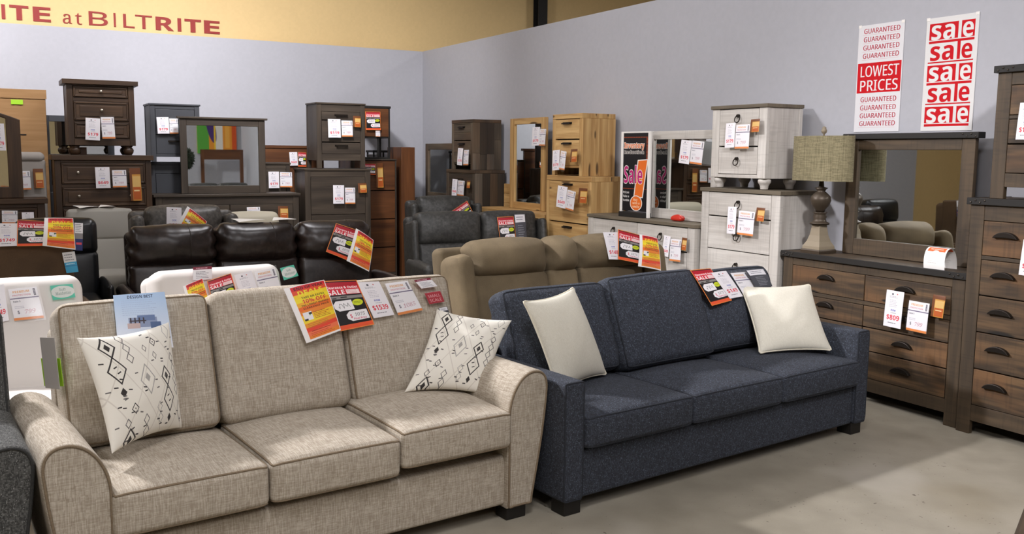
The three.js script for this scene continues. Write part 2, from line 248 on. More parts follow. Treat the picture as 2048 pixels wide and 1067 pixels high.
// A cabinet with its front at z = 0, base at y = 0, centred on x. rows: [y0, y1, columns, pullFraction]
function cabinet(o) {
  const { w, h, d, m, sw = 0.08, topT = 0.03, over = 0.015, leg = 0.08, rows, pull, foot, plankSides, framed, pulls = 1 } = o;
  const g = thing(o.name, o.label, o.category, o.pos, o.ry || 0);
  const y0 = foot ? foot.h : 0, bodyTop = h - topT, side = m.side || m.body, bodyBase = foot ? foot.h : leg;
  // worktop
  const topPart = board(g, 'top', m.top || m.body, w + 2 * over, topT, d + over, 0, h - topT / 2, -d / 2 + over / 2, 0, 0.004);
  if (o.band) {   // black metal edging with nail heads
    board(topPart, 'edge_band', M.blackMetal, w + 2 * over + 0.012, topT + 0.006, 0.012, 0, 0, (d + over) / 2, 0, 0.003);
    for (const s of [-1, 1]) board(topPart, 'edge_band', M.blackMetal, 0.012, topT + 0.006, d + over, s * (w / 2 + over), 0, 0, 2, 0.003);
    const nail = new THREE.SphereGeometry(0.006, 8, 6);
    for (const s of [-1, 1]) for (let k = 0; k < 4; k++) part(topPart, 'nail_head', nail, M.rivet, s * (w / 2 - 0.01 - k * 0.03), (k % 2 ? 1 : -1) * topT * 0.18, (d + over) / 2 + 0.007);
  }
  // posts
  for (const s of [-1, 1]) { board(g, 'front_post', m.frame || m.body, sw, bodyTop - y0, 0.035, s * (w / 2 - sw / 2), (bodyTop + y0) / 2, -0.0175, 1, 0.004); board(g, 'rear_post', m.frame || m.body, 0.05, bodyTop - y0, 0.035, s * (w / 2 - 0.025), (bodyTop + y0) / 2, -d + 0.0175, 1, 0.004); }
  // sides
  for (const s of [-1, 1]) {
    if (plankSides) {
      const n = plankSides, pw = (d - 0.002) / n;
      for (let k = 0; k < n; k++) {
        const cut = m.planks ? [0, rr(0.3, 0.7), 1] : [0, 1];
        for (let c = 0; c < cut.length - 1; c++) { const a = mix(y0, bodyTop, cut[c]), b = mix(y0, bodyTop, cut[c + 1]); board(g, 'side_plank', m.planks ? m.planks[Math.floor(rnd() * m.planks.length)] : side, 0.016, b - a - 0.001, pw - 0.0012, s * (w / 2 + rr(-0.001, 0.001) + 0.002), (a + b) / 2, -(k + 0.5) * pw - 0.001, 1, 0.002); }
      }
    } else board(g, 'side_panel', side, 0.018, bodyTop - bodyBase, d - 0.06, s * (w / 2 - 0.014), (bodyTop + bodyBase) / 2, -d / 2, o.sideGrain ?? 1, 0.002);
  }
  board(g, 'back_panel', M.voidM, w - 0.04, bodyTop - bodyBase, 0.01, 0, (bodyTop + bodyBase) / 2, -d + 0.02);
  board(g, 'bottom_panel', M.voidM, w - 0.04, 0.015, d - 0.05, 0, bodyBase + 0.03, -d / 2);
  // rails between the drawers and an apron below them
  const iw = w - 2 * sw, edges = [[bodyBase + (o.apron ?? 0), rows[0][0]], ...rows.slice(1).map((r, i) => [rows[i][1], r[0]]), [rows[rows.length - 1][1], bodyTop]];
  edges.forEach(([a, b], i) => { if (b - a > 0.006) board(g, i ? 'rail' : 'apron', m.frame || m.body, iw, b - a, 0.022, 0, (a + b) / 2, -0.014, 0, 0.002); });
  board(g, 'drawer_box', M.voidM, iw, rows[rows.length - 1][1] - rows[0][0], 0.01, 0, (rows[rows.length - 1][1] + rows[0][0]) / 2, -0.035);
  // drawers
  for (const [a, b, cols = 1, pf = 0.55] of rows) {
    const cw = iw / cols;
    for (let c = 0; c < cols; c++) {
      const x = -iw / 2 + (c + 0.5) * cw, dm = m.planks ? m.planks[Math.floor(rnd() * 3)] : m.drawer || m.body, dh = b - a - 0.007, dw = cw - 0.007;
      const dr = board(g, 'drawer', dm, dw, dh, 0.024, x, (a + b) / 2, -0.012, 0, 0.003);
      if (o.split) { dr.geometry = rbox(dw, dh / 2 - 0.001, 0.024, 0.003, 0); dr.position.y += dh / 4; board(dr, 'lower_plank', dm, dw, dh / 2 - 0.001, 0.022, 0, -dh / 2, 0, 0, 0.003); }
      if (framed) { for (const s of [-1, 1]) { board(dr, 'moulding', dm, dw, 0.02, 0.014, 0, s * (dh / 2 - 0.012), 0.014, 0, 0.005); board(dr, 'moulding', dm, 0.02, dh, 0.014, s * (dw / 2 - 0.012), 0, 0.014, 1, 0.005); } board(dr, 'raised_panel', dm, dw - 0.11, dh - 0.085, 0.012, 0, 0, 0.013, 0, 0.006); }
      if (pull) { const [pn, pg, pm] = PULL[pull]; const n = cols === 1 ? pulls : 1; for (let k = 0; k < n; k++) part(dr, pn, pg, pm, n === 1 ? 0 : (k - (n - 1) / 2) * dw * 0.62, (pf - 0.5) * (b - a) + (o.split ? -dh / 4 : 0), framed ? 0.02 : 0.012); }
    }
  }
  if (foot) for (const sx of [-1, 1]) for (const sz of [0, 1]) part(g, 'foot', foot.geo, foot.mat, sx * (w / 2 - foot.in), 0, sz ? -d + foot.in : -foot.in);
  return g;
}
// A framed mirror, base at y = 0, front at z = 0
function mirror(o) {
  const { w, h, fw, m, cap, bottom = fw, topW = fw } = o, g = thing(o.name, o.label, 'mirror', o.pos, o.ry || 0), hh = h - (cap ? cap.t : 0);
  for (const s of [-1, 1]) board(g, 'frame_post', m, fw, hh, 0.035, s * (w / 2 - fw / 2), hh / 2, -0.0175, 1, 0.004);
  board(g, 'frame_rail', m, w - 2 * fw, topW, 0.033, 0, hh - topW / 2, -0.0175, 0, 0.004); board(g, 'frame_rail', m, w - 2 * fw, bottom, 0.033, 0, bottom / 2, -0.0175, 0, 0.004);
  board(g, 'glass', M.glassMirror, w - 2 * fw + 0.01, hh - bottom - topW + 0.01, 0.004, 0, (bottom + hh - topW) / 2, -0.022, 0, 0.001);
  board(g, 'backing', M.voidM, w - fw, hh - 0.04, 0.008, 0, hh / 2, -0.032);
  if (cap) { const c = board(g, 'cap', cap.mat, w + 2 * cap.over, cap.t, cap.d, 0, h - cap.t / 2, -cap.d / 2 + 0.02, 0, 0.004); if (cap.nails) for (const s of [-1, 1]) for (let k = 0; k < 4; k++) part(c, 'nail_head', new THREE.SphereGeometry(0.006, 8, 6), M.rivet, s * (w / 2 + cap.over - 0.02 - k * 0.03), (k % 2 ? 1 : -1) * cap.t * 0.2, cap.d / 2); }
  return g;
}
const X = 5.2;
// rustic brown set
const rusticM = { body: M.rustic, frame: M.rusticFrame, drawer: M.rustic, top: M.rusticFrame, side: M.rusticFrame };
cabinet({ name: 'dresser', label: 'wide rustic brown dresser with dark cup pulls behind the blue sofa', category: 'dresser', pos: [5.23, 0, -4.28], ry: FACE_LEFT, w: 1.5, h: 0.98, d: 0.4, m: rusticM, sw: 0.09, topT: 0.035, over: 0.012, leg: 0.08, band: true, pull: 'cup', rows: [[0.17, 0.362, 2, 0.5], [0.362, 0.525, 2, 0.5], [0.525, 0.675, 2, 0.6], [0.702, 0.885, 2, 0.6]] });
cabinet({ name: 'chest', label: 'tall rustic brown chest of drawers at the right edge', category: 'chest', pos: [X, 0, -3.03], ry: FACE_LEFT, w: 0.96, h: 1.447, d: 0.42, m: rusticM, sw: 0.09, topT: 0.035, over: 0.012, leg: 0.085, band: true, pull: 'cup', pulls: 2, rows: [[0.185, 0.413], [0.413, 0.64], [0.64, 0.865], [0.865, 1.083], [1.105, 1.317]] });
cabinet({ name: 'nightstand', label: 'rustic brown nightstand on top of the chest at the right edge', category: 'nightstand', pos: [X, 1.45, -3.08], ry: FACE_LEFT, w: 0.63, h: 0.77, d: 0.4, m: rusticM, sw: 0.085, topT: 0.035, over: 0.012, leg: 0.07, band: true, pull: 'cup', rows: [[0.15, 0.32], [0.32, 0.465], [0.485, 0.66]] });
mirror({ name: 'dresser_mirror', label: 'large mirror in a rustic brown frame with black cap, below the posters', pos: [5.5, 0.983, -4.215], ry: FACE_LEFT, w: 1.01, h: 0.87, fw: 0.095, bottom: 0.115, topW: 0.075, m: M.rusticFrame, cap: { mat: M.blackMetal, t: 0.04, over: 0.03, d: 0.075, nails: true } });
// whitewashed set
const whiteM = { body: M.white, top: M.greyTop };
cabinet({ name: 'chest', label: 'tall whitewashed chest with ring pulls beside the table lamp', category: 'chest', pos: [X, 0, -5.503], ry: FACE_LEFT, w: 0.88, h: 1.425, d: 0.4, m: whiteM, sw: 0.09, topT: 0.03, over: 0.012, leg: 0.1, pull: 'ring', rows: [[0.18, 0.43, 1, 0.55], [0.43, 0.68, 1, 0.5], [0.68, 0.93, 1, 0.48], [0.93, 1.197, 1, 0.42], [1.2, 1.393, 1, 0.5]] });
cabinet({ name: 'nightstand', label: 'whitewashed nightstand with turned feet on top of the white chest', category: 'nightstand', pos: [X, 1.428, -5.54], ry: FACE_LEFT, w: 0.61, h: 0.657, d: 0.38, m: whiteM, sw: 0.085, topT: 0.028, over: 0.012, pull: 'ring', rows: [[0.112, 0.33, 1, 0.45], [0.334, 0.627, 1, 0.72]], foot: { h: 0.085, geo: bunFoot(0.085, 0.05), mat: M.white, in: 0.055 } });
cabinet({ name: 'dresser', label: 'low whitewashed dresser with ring pulls carrying the sale standee', category: 'dresser', pos: [5.15, 0, -6.75], ry: FACE_LEFT, w: 1.58, h: 1.11, d: 0.4, m: whiteM, sw: 0.09, topT: 0.03, over: 0.01, leg: 0.1, pull: 'ring', rows: [[0.2, 0.53, 2, 0.6], [0.53, 0.865, 2, 0.6], [0.87, 1.075, 2, 0.5]] });
mirror({ name: 'dresser_mirror', label: 'mirror in a whitewashed frame standing on the low white dresser', pos: [5.37, 1.113, -6.43], ry: FACE_LEFT, w: 0.94, h: 0.79, fw: 0.075, bottom: 0.09, topW: 0.075, m: M.white });
// oak set
const oakM = { body: M.oak };
cabinet({ name: 'chest', label: 'honey oak chest of drawers with slim dark bar pulls', category: 'chest', pos: [X, 0, -7.985], ry: FACE_LEFT, w: 0.83, h: 1.467, d: 0.42, m: oakM, sw: 0.05, topT: 0.05, over: 0.003, leg: 0.06, pull: 'bar', plankSides: 4, rows: [[0.1, 0.395, 1, 0.82], [0.4, 0.69, 1, 0.82], [0.695, 0.985, 1, 0.84], [0.99, 1.41, 1, 0.92]] });
cabinet({ name: 'nightstand', label: 'honey oak nightstand stacked on the oak chest', category: 'nightstand', pos: [X, 1.469, -8.02], ry: FACE_LEFT, w: 0.55, h: 0.625, d: 0.4, m: oakM, sw: 0.05, topT: 0.05, over: 0.003, leg: 0.1, apron: -0.02, pull: 'bar', plankSides: 4, rows: [[0.105, 0.365, 1, 0.84], [0.37, 0.572, 1, 0.78]] });
cabinet({ name: 'dresser', label: 'low honey oak dresser under the oak mirror', category: 'dresser', pos: [X, 0, -9.245], ry: FACE_LEFT, w: 1.6, h: 1.04, d: 0.36, m: oakM, sw: 0.05, topT: 0.05, over: 0.003, leg: 0.06, pull: 'bar', plankSides: 4, rows: [[0.1, 0.39, 2, 0.8], [0.395, 0.68, 2, 0.8], [0.685, 0.985, 2, 0.8]] });
mirror({ name: 'dresser_mirror', label: 'tall mirror in a honey oak frame', pos: [5.48, 1.042, -9.3], ry: FACE_LEFT, w: 0.81, h: 1.055, fw: 0.1, bottom: 0.08, topW: 0.07, m: M.oak });
{ const g = thing('headboard', 'honey oak plank headboard behind the oak mirror', 'headboard', [5.61, 0, -9.6], FACE_LEFT); for (let k = 0; k < 3; k++) board(g, 'plank', M.oak, 0.9, 0.118, 0.03, 0, 1.02 + k * 0.12, 0, 0, 0.004); for (const s of [-1, 1]) board(g, 'leg', M.oak, 0.07, 0.96, 0.03, s * 0.4, 0.48, 0, 1); }
// weathered plank set
const plankM = { body: M.planks[1], planks: M.planks, top: M.planks[3] };
cabinet({ name: 'chest', label: 'weathered dark plank chest in the far right corner', category: 'chest', pos: [X, 0, -10.47], ry: FACE_LEFT, w: 0.79, h: 1.482, d: 0.42, m: plankM, sw: 0.06, topT: 0.04, over: 0.004, leg: 0.06, pull: 'bar', plankSides: 4, split: true, rows: [[0.1, 0.42, 1, 0.8], [0.425, 0.74, 1, 0.8], [0.745, 1.06, 1, 0.8], [1.065, 1.43, 1, 0.8]] });
cabinet({ name: 'nightstand', label: 'weathered dark plank nightstand stacked on the plank chest', category: 'nightstand', pos: [X, 1.484, -10.425], ry: FACE_LEFT, w: 0.57, h: 0.615, d: 0.4, m: plankM, sw: 0.05, topT: 0.04, over: 0.004, leg: 0.07, pull: 'bar', plankSides: 4, split: true, rows: [[0.085, 0.355, 1, 0.85], [0.36, 0.56, 1, 0.8]] });
cabinet({ name: 'dresser', label: 'weathered dark plank dresser under the dark framed mirror', category: 'dresser', pos: [X, 0, -11.62], ry: FACE_LEFT, w: 1.4, h: 1.05, d: 0.4, m: plankM, sw: 0.06, topT: 0.04, over: 0.004, leg: 0.06, pull: 'bar', rows: [[0.1, 0.4, 2, 0.8], [0.405, 0.7, 2, 0.8], [0.705, 1.0, 2, 0.8]] });
mirror({ name: 'dresser_mirror', label: 'mirror in a weathered dark plank frame near the room corner', pos: [5.5, 1.052, -11.72], ry: FACE_LEFT, w: 0.95, h: 0.765, fw: 0.085, m: M.planks[1] });

// back wall, from left to right
{ // cardboard carton
  const g = thing('cardboard_box', 'tall flat cardboard box with a lime sticker leaning at the left', 'box', [-0.17, 0, -11.6]);
  board(g, 'carton', M.cardboard, 1.6, 2.33, 0.16, 0, 1.165, 0, 0, 0.006); board(g, 'flap', M.cardboard, 1.62, 0.1, 0.006, 0, 2.28, 0.086, 0, 0.002); board(g, 'sticker', M.lime, 0.115, 0.05, 0.002, 0.52, 2.19, 0.091, 0, 0.0005); board(g, 'hand_slot', M.voidM, 0.25, 0.014, 0.004, 0.47, 1.84, 0.082, 0, 0.001);
}
{ // arched mirror
  const g = thing('arched_mirror', 'arched dark walnut framed mirror at the left edge', 'mirror', [-0.25, 1.19, -10.6]);
  const arch = (w, h, top) => { const s = new THREE.Shape(); s.moveTo(-w / 2, 0); s.lineTo(w / 2, 0); s.lineTo(w / 2, h); s.quadraticCurveTo(w * 0.28, h + top * 0.72, 0, h + top); s.quadraticCurveTo(-w * 0.28, h + top * 0.72, -w / 2, h); s.closePath(); return s; };
  const fr = arch(1.16, 0.77, 0.15), hole = new THREE.Path(arch(0.94, 0.69, 0.11).getPoints(12)); for (const v of hole.curves) for (const k of ['v1', 'v2']) v[k].y += 0.1; fr.holes.push(hole);
  part(g, 'frame', boxUV(new THREE.ExtrudeGeometry(fr, { depth: 0.04, bevelSize: 0.008, bevelThickness: 0.008, bevelSegments: 2, curveSegments: 12 }), 1), M.walnut, 0, 0.009, -0.04);
  part(g, 'glass', new THREE.ExtrudeGeometry(arch(0.98, 0.72, 0.12), { depth: 0.004, bevelEnabled: false, curveSegments: 12 }), M.glassMirror, 0, 0.08, -0.03);
}
cabinet({ name: 'dresser', label: 'dark walnut dresser under the arched mirror at the left edge', category: 'dresser', pos: [-0.28, 0, -10.5], w: 1.6, h: 1.19, d: 0.42, m: { body: M.walnut }, sw: 0.07, topT: 0.05, over: 0.03, leg: 0.08, framed: true, pull: 'knob', rows: [[0.12, 0.44, 2], [0.46, 0.78, 2], [0.8, 1.1, 2]] });
{ // upholstered headboard
  const g = thing('headboard', 'pale grey padded headboard between the arched mirror and the walnut chest', 'headboard', [0.2, 0, -11.0]);
  part(g, 'roll', new THREE.CapsuleGeometry(0.055, 0.62, 8, 16).rotateZ(Math.PI / 2), M.headboardGrey, 0, 1.6, 0); board(g, 'pad', M.headboardGrey, 0.74, 0.75, 0.08, 0, 1.2, -0.005, 0, 0.02);
  for (const s of [-1, 1]) board(g, 'leg', M.dark, 0.06, 0.83, 0.05, s * 0.32, 0.415, 0, 1);
}
mirror({ name: 'wall_mirror', label: 'black framed mirror half hidden behind the walnut nightstand', pos: [0.98, 1.201, -11.9], w: 0.75, h: 0.87, fw: 0.07, m: M.slate });
single('mirror_stand', 'low black cabinet behind the walnut chest', 'cabinet', rbox(0.8, 1.2, 0.35, 0.01, 0), M.slate, 1.0, 0.6, -12.0);
cabinet({ name: 'chest', label: 'dark walnut chest with silver knobs under the ball-foot nightstand', category: 'chest', pos: [1.128, 0, -10.9], w: 0.96, h: 1.628, d: 0.45, m: { body: M.walnut }, sw: 0.06, topT: 0.055, over: 0.025, leg: 0.06, framed: true, pull: 'knob', pulls: 2, rows: [[0.1, 0.35], [0.38, 0.64], [0.67, 0.83], [0.85, 1.055], [1.077, 1.285], [1.318, 1.545]] });
cabinet({ name: 'nightstand', label: 'dark walnut nightstand with ball feet and silver knobs, topmost at the left', category: 'nightstand', pos: [1.128, 1.63, -10.9], w: 0.665, h: 0.79, d: 0.42, m: { body: M.walnut }, sw: 0.06, topT: 0.05, over: 0.04, framed: true, pull: 'knob', rows: [[0.175, 0.345], [0.36, 0.565], [0.605, 0.725]], foot: { h: 0.1, geo: ballFoot(0.1, 0.055), mat: M.walnut, in: 0.07 } });
{ // things under the ball-foot nightstand
  single('wood_block', 'small reddish wood block under the ball-foot nightstand', 'block', rbox(0.1, 0.08, 0.1, 0.003, 0), M.redwood, 0.93, 1.67, -11.1);
}
cabinet({ name: 'chest', label: 'charcoal grey chest behind the framed dresser mirror', category: 'chest', pos: [2.04, 0, -11.35], w: 0.76, h: 1.55, d: 0.42, m: { body: M.slate }, sw: 0.06, topT: 0.03, over: 0.01, leg: 0.06, rows: [[0.1, 0.5], [0.5, 0.95], [0.95, 1.42]] });
cabinet({ name: 'nightstand', label: 'charcoal grey nightstand stacked on the charcoal chest', category: 'nightstand', pos: [1.93, 1.552, -11.2], w: 0.54, h: 0.66, d: 0.42, m: { body: M.slate }, sw: 0.055, topT: 0.02, over: 0.012, leg: 0.06, pull: 'bar', rows: [[0.09, 0.31, 1, 0.65], [0.31, 0.6]] });
cabinet({ name: 'dresser', label: 'long dark brown dresser below the framed mirror on the back wall', category: 'dresser', pos: [2.45, 0, -10.9], w: 1.62, h: 1.195, d: 0.42, m: { body: M.dark }, sw: 0.07, topT: 0.03, over: 0.02, leg: 0.07, rows: [[0.1, 0.42, 2], [0.42, 0.74, 2], [0.74, 1.07, 2]] });
mirror({ name: 'dresser_mirror', label: 'wide mirror in a dark brown frame on the back wall dresser', pos: [2.42, 1.197, -11.0], w: 0.96, h: 0.87, fw: 0.075, bottom: 0.09, topW: 0.075, m: M.dark, cap: { mat: M.dark, t: 0.022, over: 0.028, d: 0.06 } });
{ const g = thing('headboard', 'wide reddish brown headboard behind the framed mirror', 'headboard', [3.2, 0, -12.06]); board(g, 'panel', M.redwood, 1.5, 0.62, 0.04, 0, 1.42, 0); board(g, 'cap', M.redwood, 1.56, 0.035, 0.07, 0, 1.747, 0); for (const s of [-1, 1]) board(g, 'leg', M.redwood, 0.08, 1.11, 0.04, s * 0.68, 0.555, 0, 1); }
cabinet({ name: 'nightstand', label: 'small dark nightstand between the framed mirror and the brown chest', category: 'nightstand', pos: [3.04, 0.0, -11.45], w: 0.56, h: 1.55, d: 0.4, m: { body: M.dark }, sw: 0.05, topT: 0.025, over: 0.01, leg: 0.06, rows: [[0.1, 0.55], [0.55, 1.0], [1.0, 1.47]] });
cabinet({ name: 'chest', label: 'dark brown chest under the dark brown nightstand', category: 'chest', pos: [3.79, 0, -11.0], w: 0.84, h: 1.484, d: 0.44, m: { body: M.dark }, sw: 0.07, topT: 0.025, over: 0.01, leg: 0.07, rows: [[0.1, 0.36], [0.36, 0.64], [0.64, 0.92], [0.92, 1.385]] });
cabinet({ name: 'nightstand', label: 'dark brown nightstand with open foot gap stacked on the dark brown chest', category: 'nightstand', pos: [3.835, 1.486, -11.0], w: 0.615, h: 0.795, d: 0.42, m: { body: M.dark }, sw: 0.06, topT: 0.02, over: 0.01, leg: 0.095, pull: 'bar', rows: [[0.175, 0.315, 1, 0.7], [0.32, 0.58], [0.585, 0.69]] });
{ // black framed shelf stand
  const g = thing('shelf_stand', 'black metal stand with a brown panel beside the dark nightstand', 'shelf', [4.6, 1.602, -11.8]);
  for (const sx of [-1, 1]) for (const sz of [0, -1]) board(g, 'leg', M.blackMetal, 0.025, 0.69, 0.025, sx * 0.19, 0.345, sz * 0.33 - 0.0125, 1);
  board(g, 'shelf_top', M.blackMetal, 0.42, 0.03, 0.38, 0, 0.685, -0.178); board(g, 'drawer_front', M.redwood, 0.36, 0.37, 0.02, 0, 0.48, -0.01); board(g, 'rail', M.blackMetal, 0.4, 0.02, 0.34, 0, 0.285, -0.178); board(g, 'rail', M.blackMetal, 0.4, 0.02, 0.34, 0, 0.01, -0.178); board(g, 'divider', M.blackMetal, 0.02, 0.27, 0.02, 0.03, 0.145, -0.01, 1);
}
cabinet({ name: 'chest', label: 'reddish brown chest under the black shelf stand', category: 'chest', pos: [4.5, 0, -11.6], w: 0.62, h: 1.6, d: 0.55, m: { body: M.redwood, frame: M.dark, top: M.dark }, sw: 0.02, topT: 0.02, over: 0.004, leg: 0.05, rows: [[0.08, 0.42], [0.425, 0.8], [0.805, 1.18], [1.185, 1.575]] });
single('footboard', 'tall dark reddish footboard standing on end near the room corner', 'footboard', rbox(0.2, 1.76, 0.5, 0.006, 1), M.redwood, 5.0, 0.88, -11.9);
{ const g = thing('side_table', 'small black metal side table behind the tall dark panel', 'table', [4.87, 0, -12.4]); board(g, 'table_top', M.blackMetal, 0.28, 0.03, 0.28, 0, 1.7, 0); for (const sx of [-1, 1]) for (const sz of [-1, 1]) board(g, 'leg', M.blackMetal, 0.02, 1.685, 0.02, sx * 0.12, 0.8425, sz * 0.12, 1); }

// table lamp
{
  const g = thing('table_lamp', 'bronze table lamp with an oval tan drum shade on the rustic dresser', 'lamp', [5.35, 0.981, -4.81], 0.0);
  const V = (a) => a.map(([x, y]) => new THREE.Vector2(x, y));
  const sq = (pts, m, n) => { let q = new THREE.LatheGeometry(V(pts), 4).toNonIndexed(); q.rotateY(Math.PI / 4); q.computeVertexNormals(); return part(g, n, boxUV(q), m); };
  sq([[0, 0], [0.125, 0], [0.128, 0.02], [0.12, 0.03], [0, 0.03]], M.lampBronze, 'plinth');
  sq([[0, 0.03], [0.115, 0.03], [0.112, 0.05], [0.085, 0.085], [0.066, 0.13], [0.056, 0.18], [0.052, 0.21], [0, 0.21]], M.lampStone, 'column');
  part(g, 'collar', new THREE.LatheGeometry(V([[0, 0.21], [0.07, 0.21], [0.07, 0.222], [0.05, 0.23], [0.042, 0.25], [0.05, 0.268], [0.04, 0.28], [0.048, 0.292], [0.055, 0.3], [0, 0.3]]), 24), M.lampBronze);
  part(g, 'urn', new THREE.LatheGeometry(V([[0, 0.3], [0.03, 0.3], [0.035, 0.318], [0.06, 0.345], [0.074, 0.385], [0.07, 0.415], [0.045, 0.44], [0.028, 0.452], [0.036, 0.468], [0.05, 0.478], [0.02, 0.485], [0.012, 0.56], [0, 0.56]]), 28), M.lampBronze);
  const sh = new THREE.LatheGeometry(V([[0.262, 0.53], [0.268, 0.53], [0.268, 0.855], [0.262, 0.855], [0.262, 0.53]]), 56); sh.scale(0.42, 1, 1);
  { const uv = sh.attributes.uv; for (let i = 0; i < uv.count; i++) uv.setXY(i, uv.getX(i) * 1.4, uv.getY(i) * 0.65); }
  part(g, 'lamp_shade', sh, M.shade);
  part(g, 'harp_bar', new THREE.CylinderGeometry(0.004, 0.004, 0.33, 8), M.lampBronze, 0, 0.715, 0); part(g, 'spider', new THREE.BoxGeometry(0.008, 0.004, 0.524), M.lampBronze, 0, 0.852, 0);
  part(g, 'finial', new THREE.LatheGeometry(V([[0, 0.85], [0.006, 0.85], [0.006, 0.868], [0.018, 0.88], [0.021, 0.895], [0.014, 0.908], [0.016, 0.915], [0.006, 0.924], [0, 0.925]]), 14), M.lampStone);
}

// ---------------------------------------------------------------- upholstery
// a padded block: rounded box whose faces swell; wr adds folds. Faces keep uv in metres.
function padDeform(w, h, d, o) {
  const hx = w / 2, hy = h / 2, hz = d / 2, r = Math.min(o.r ?? 0.04, hx * 0.95, hy * 0.95, hz * 0.95), s = o.seed ?? 1, { top = 0, bottom = 0, front = 0, back = 0, side = 0, wr = 0, wf = 6 } = o;
  return (x, y, z) => {
    const ix = Math.max(-hx + r, Math.min(hx - r, x)), iy = Math.max(-hy + r, Math.min(hy - r, y)), iz = Math.max(-hz + r, Math.min(hz - r, z));
    let dx = x - ix, dy = y - iy, dz = z - iz; const l = Math.hypot(dx, dy, dz) || 1; dx /= l; dy /= l; dz /= l;
    let X1 = ix + dx * r, Y1 = iy + dy * r, Z1 = iz + dz * r;
    const a = 1 - (X1 / hx) ** 2, b = 1 - (Y1 / hy) ** 2, c = 1 - (Z1 / hz) ** 2, q = (t) => Math.pow(Math.max(0, t), 0.7);
    Y1 += (dy > 0 ? top : bottom) * dy * q(a) * q(c); Z1 += (dz > 0 ? front : back) * dz * q(a) * q(b); X1 += side * dx * q(b) * q(c);
    if (wr) { const n = fbm(0.5 + X1 * 0.33, 0.5 + (Y1 + Z1) * 0.33, wf, wf, 3, s) - 0.5, e = Math.pow(Math.abs(X1) / hx, 6), f = Math.sin((Y1 * 55 + Z1 * 20) + 5 * vn(X1 * 0.3 + 0.5, 0.5, 8, 1, s)) * e * 0.4; X1 += dx * wr * (n + f); Y1 += dy * wr * (n + f * 0.6); Z1 += dz * wr * (n + f); }
    return [X1, Y1, Z1];
  };
}
function pad(w, h, d, o = {}) {
  const r = Math.min(o.r ?? 0.04, w / 2.1, h / 2.1, d / 2.1), D = padDeform(w, h, d, { ...o, r });
  const axis = (L, step) => { const k = 4, t = []; for (let i = 0; i < k; i++) t.push(-L / 2 + (r * i) / k); const n = Math.max(2, Math.round((L - 2 * r) / step)); for (let i = 0; i <= n; i++) t.push(-L / 2 + r + ((L - 2 * r) * i) / n); for (let i = k - 1; i >= 0; i--) t.push(L / 2 - (r * i) / k); return t; };
  const st = o.step ?? 0.045, ax = axis(w, st), ay = axis(h, st), az = axis(d, st);
  const g = new THREE.BoxGeometry(2, 2, 2, ax.length - 1, ay.length - 1, az.length - 1), p = g.attributes.position, n = g.attributes.normal, uv = g.attributes.uv, ou = rr(0, 2), ov = rr(0, 2);
  const at = (t, v) => t[Math.round(((v + 1) / 2) * (t.length - 1))];
  for (let i = 0; i < p.count; i++) {
    const x = at(ax, p.getX(i)), y = at(ay, p.getY(i)), z = at(az, p.getZ(i)), nx = Math.abs(n.getX(i)), ny = Math.abs(n.getY(i));
    uv.setXY(i, (nx > 0.5 ? z : x) + ou, (ny > 0.5 ? z : y) + ov);
    const c = D(x, y, z); p.setXYZ(i, c[0], c[1], c[2]);
  }
  g.clearGroups(); return smooth(g);
}
function tube(pts, r, closed, n = 120, rad = 6) {
  const c = new THREE.CatmullRomCurve3(pts.map((p) => new THREE.Vector3(...p)), closed, 'centripetal'); return new THREE.TubeGeometry(c, n, r, rad, closed);
}
// piping round the edge of a pad: plane 'y' (top or bottom edge) or 'z' (front edge)
function piping(w, h, d, o, plane, sign, r = 0.005) {
  const R = Math.min(o.r ?? 0.04, w / 2.1, h / 2.1, d / 2.1), D = padDeform(w, h, d, { ...o, r: R }), pts = [], k = R * 0.02;
  const A = w / 2 - k, B = (plane === 'y' ? d : h) / 2 - k, C = (plane === 'y' ? h : d) / 2 - k, N = 14;
  const edge = (a0, b0, a1, b1) => { for (let i = 0; i < N; i++) { const t = i / N, a = mix(a0, a1, t), b = mix(b0, b1, t); pts.push(plane === 'y' ? D(a, sign * C, b) : D(a, b, sign * C)); } };
  edge(-A, -B, A, -B); edge(A, -B, A, B); edge(A, B, -A, B); edge(-A, B, -A, -B);
  return tube(pts, r, true, 160);
}
function cushion(g, name, m, pm, w, h, d, o, x, y, z, rx = 0, ry = 0, rz = 0, pipes = []) {
  const c = part(g, name, pad(w, h, d, o), m, x, y, z, rx, ry, rz);
  for (const [pl, s] of pipes) part(c, 'piping', piping(w, h, d, o, pl, s), pm);
  return c;
}
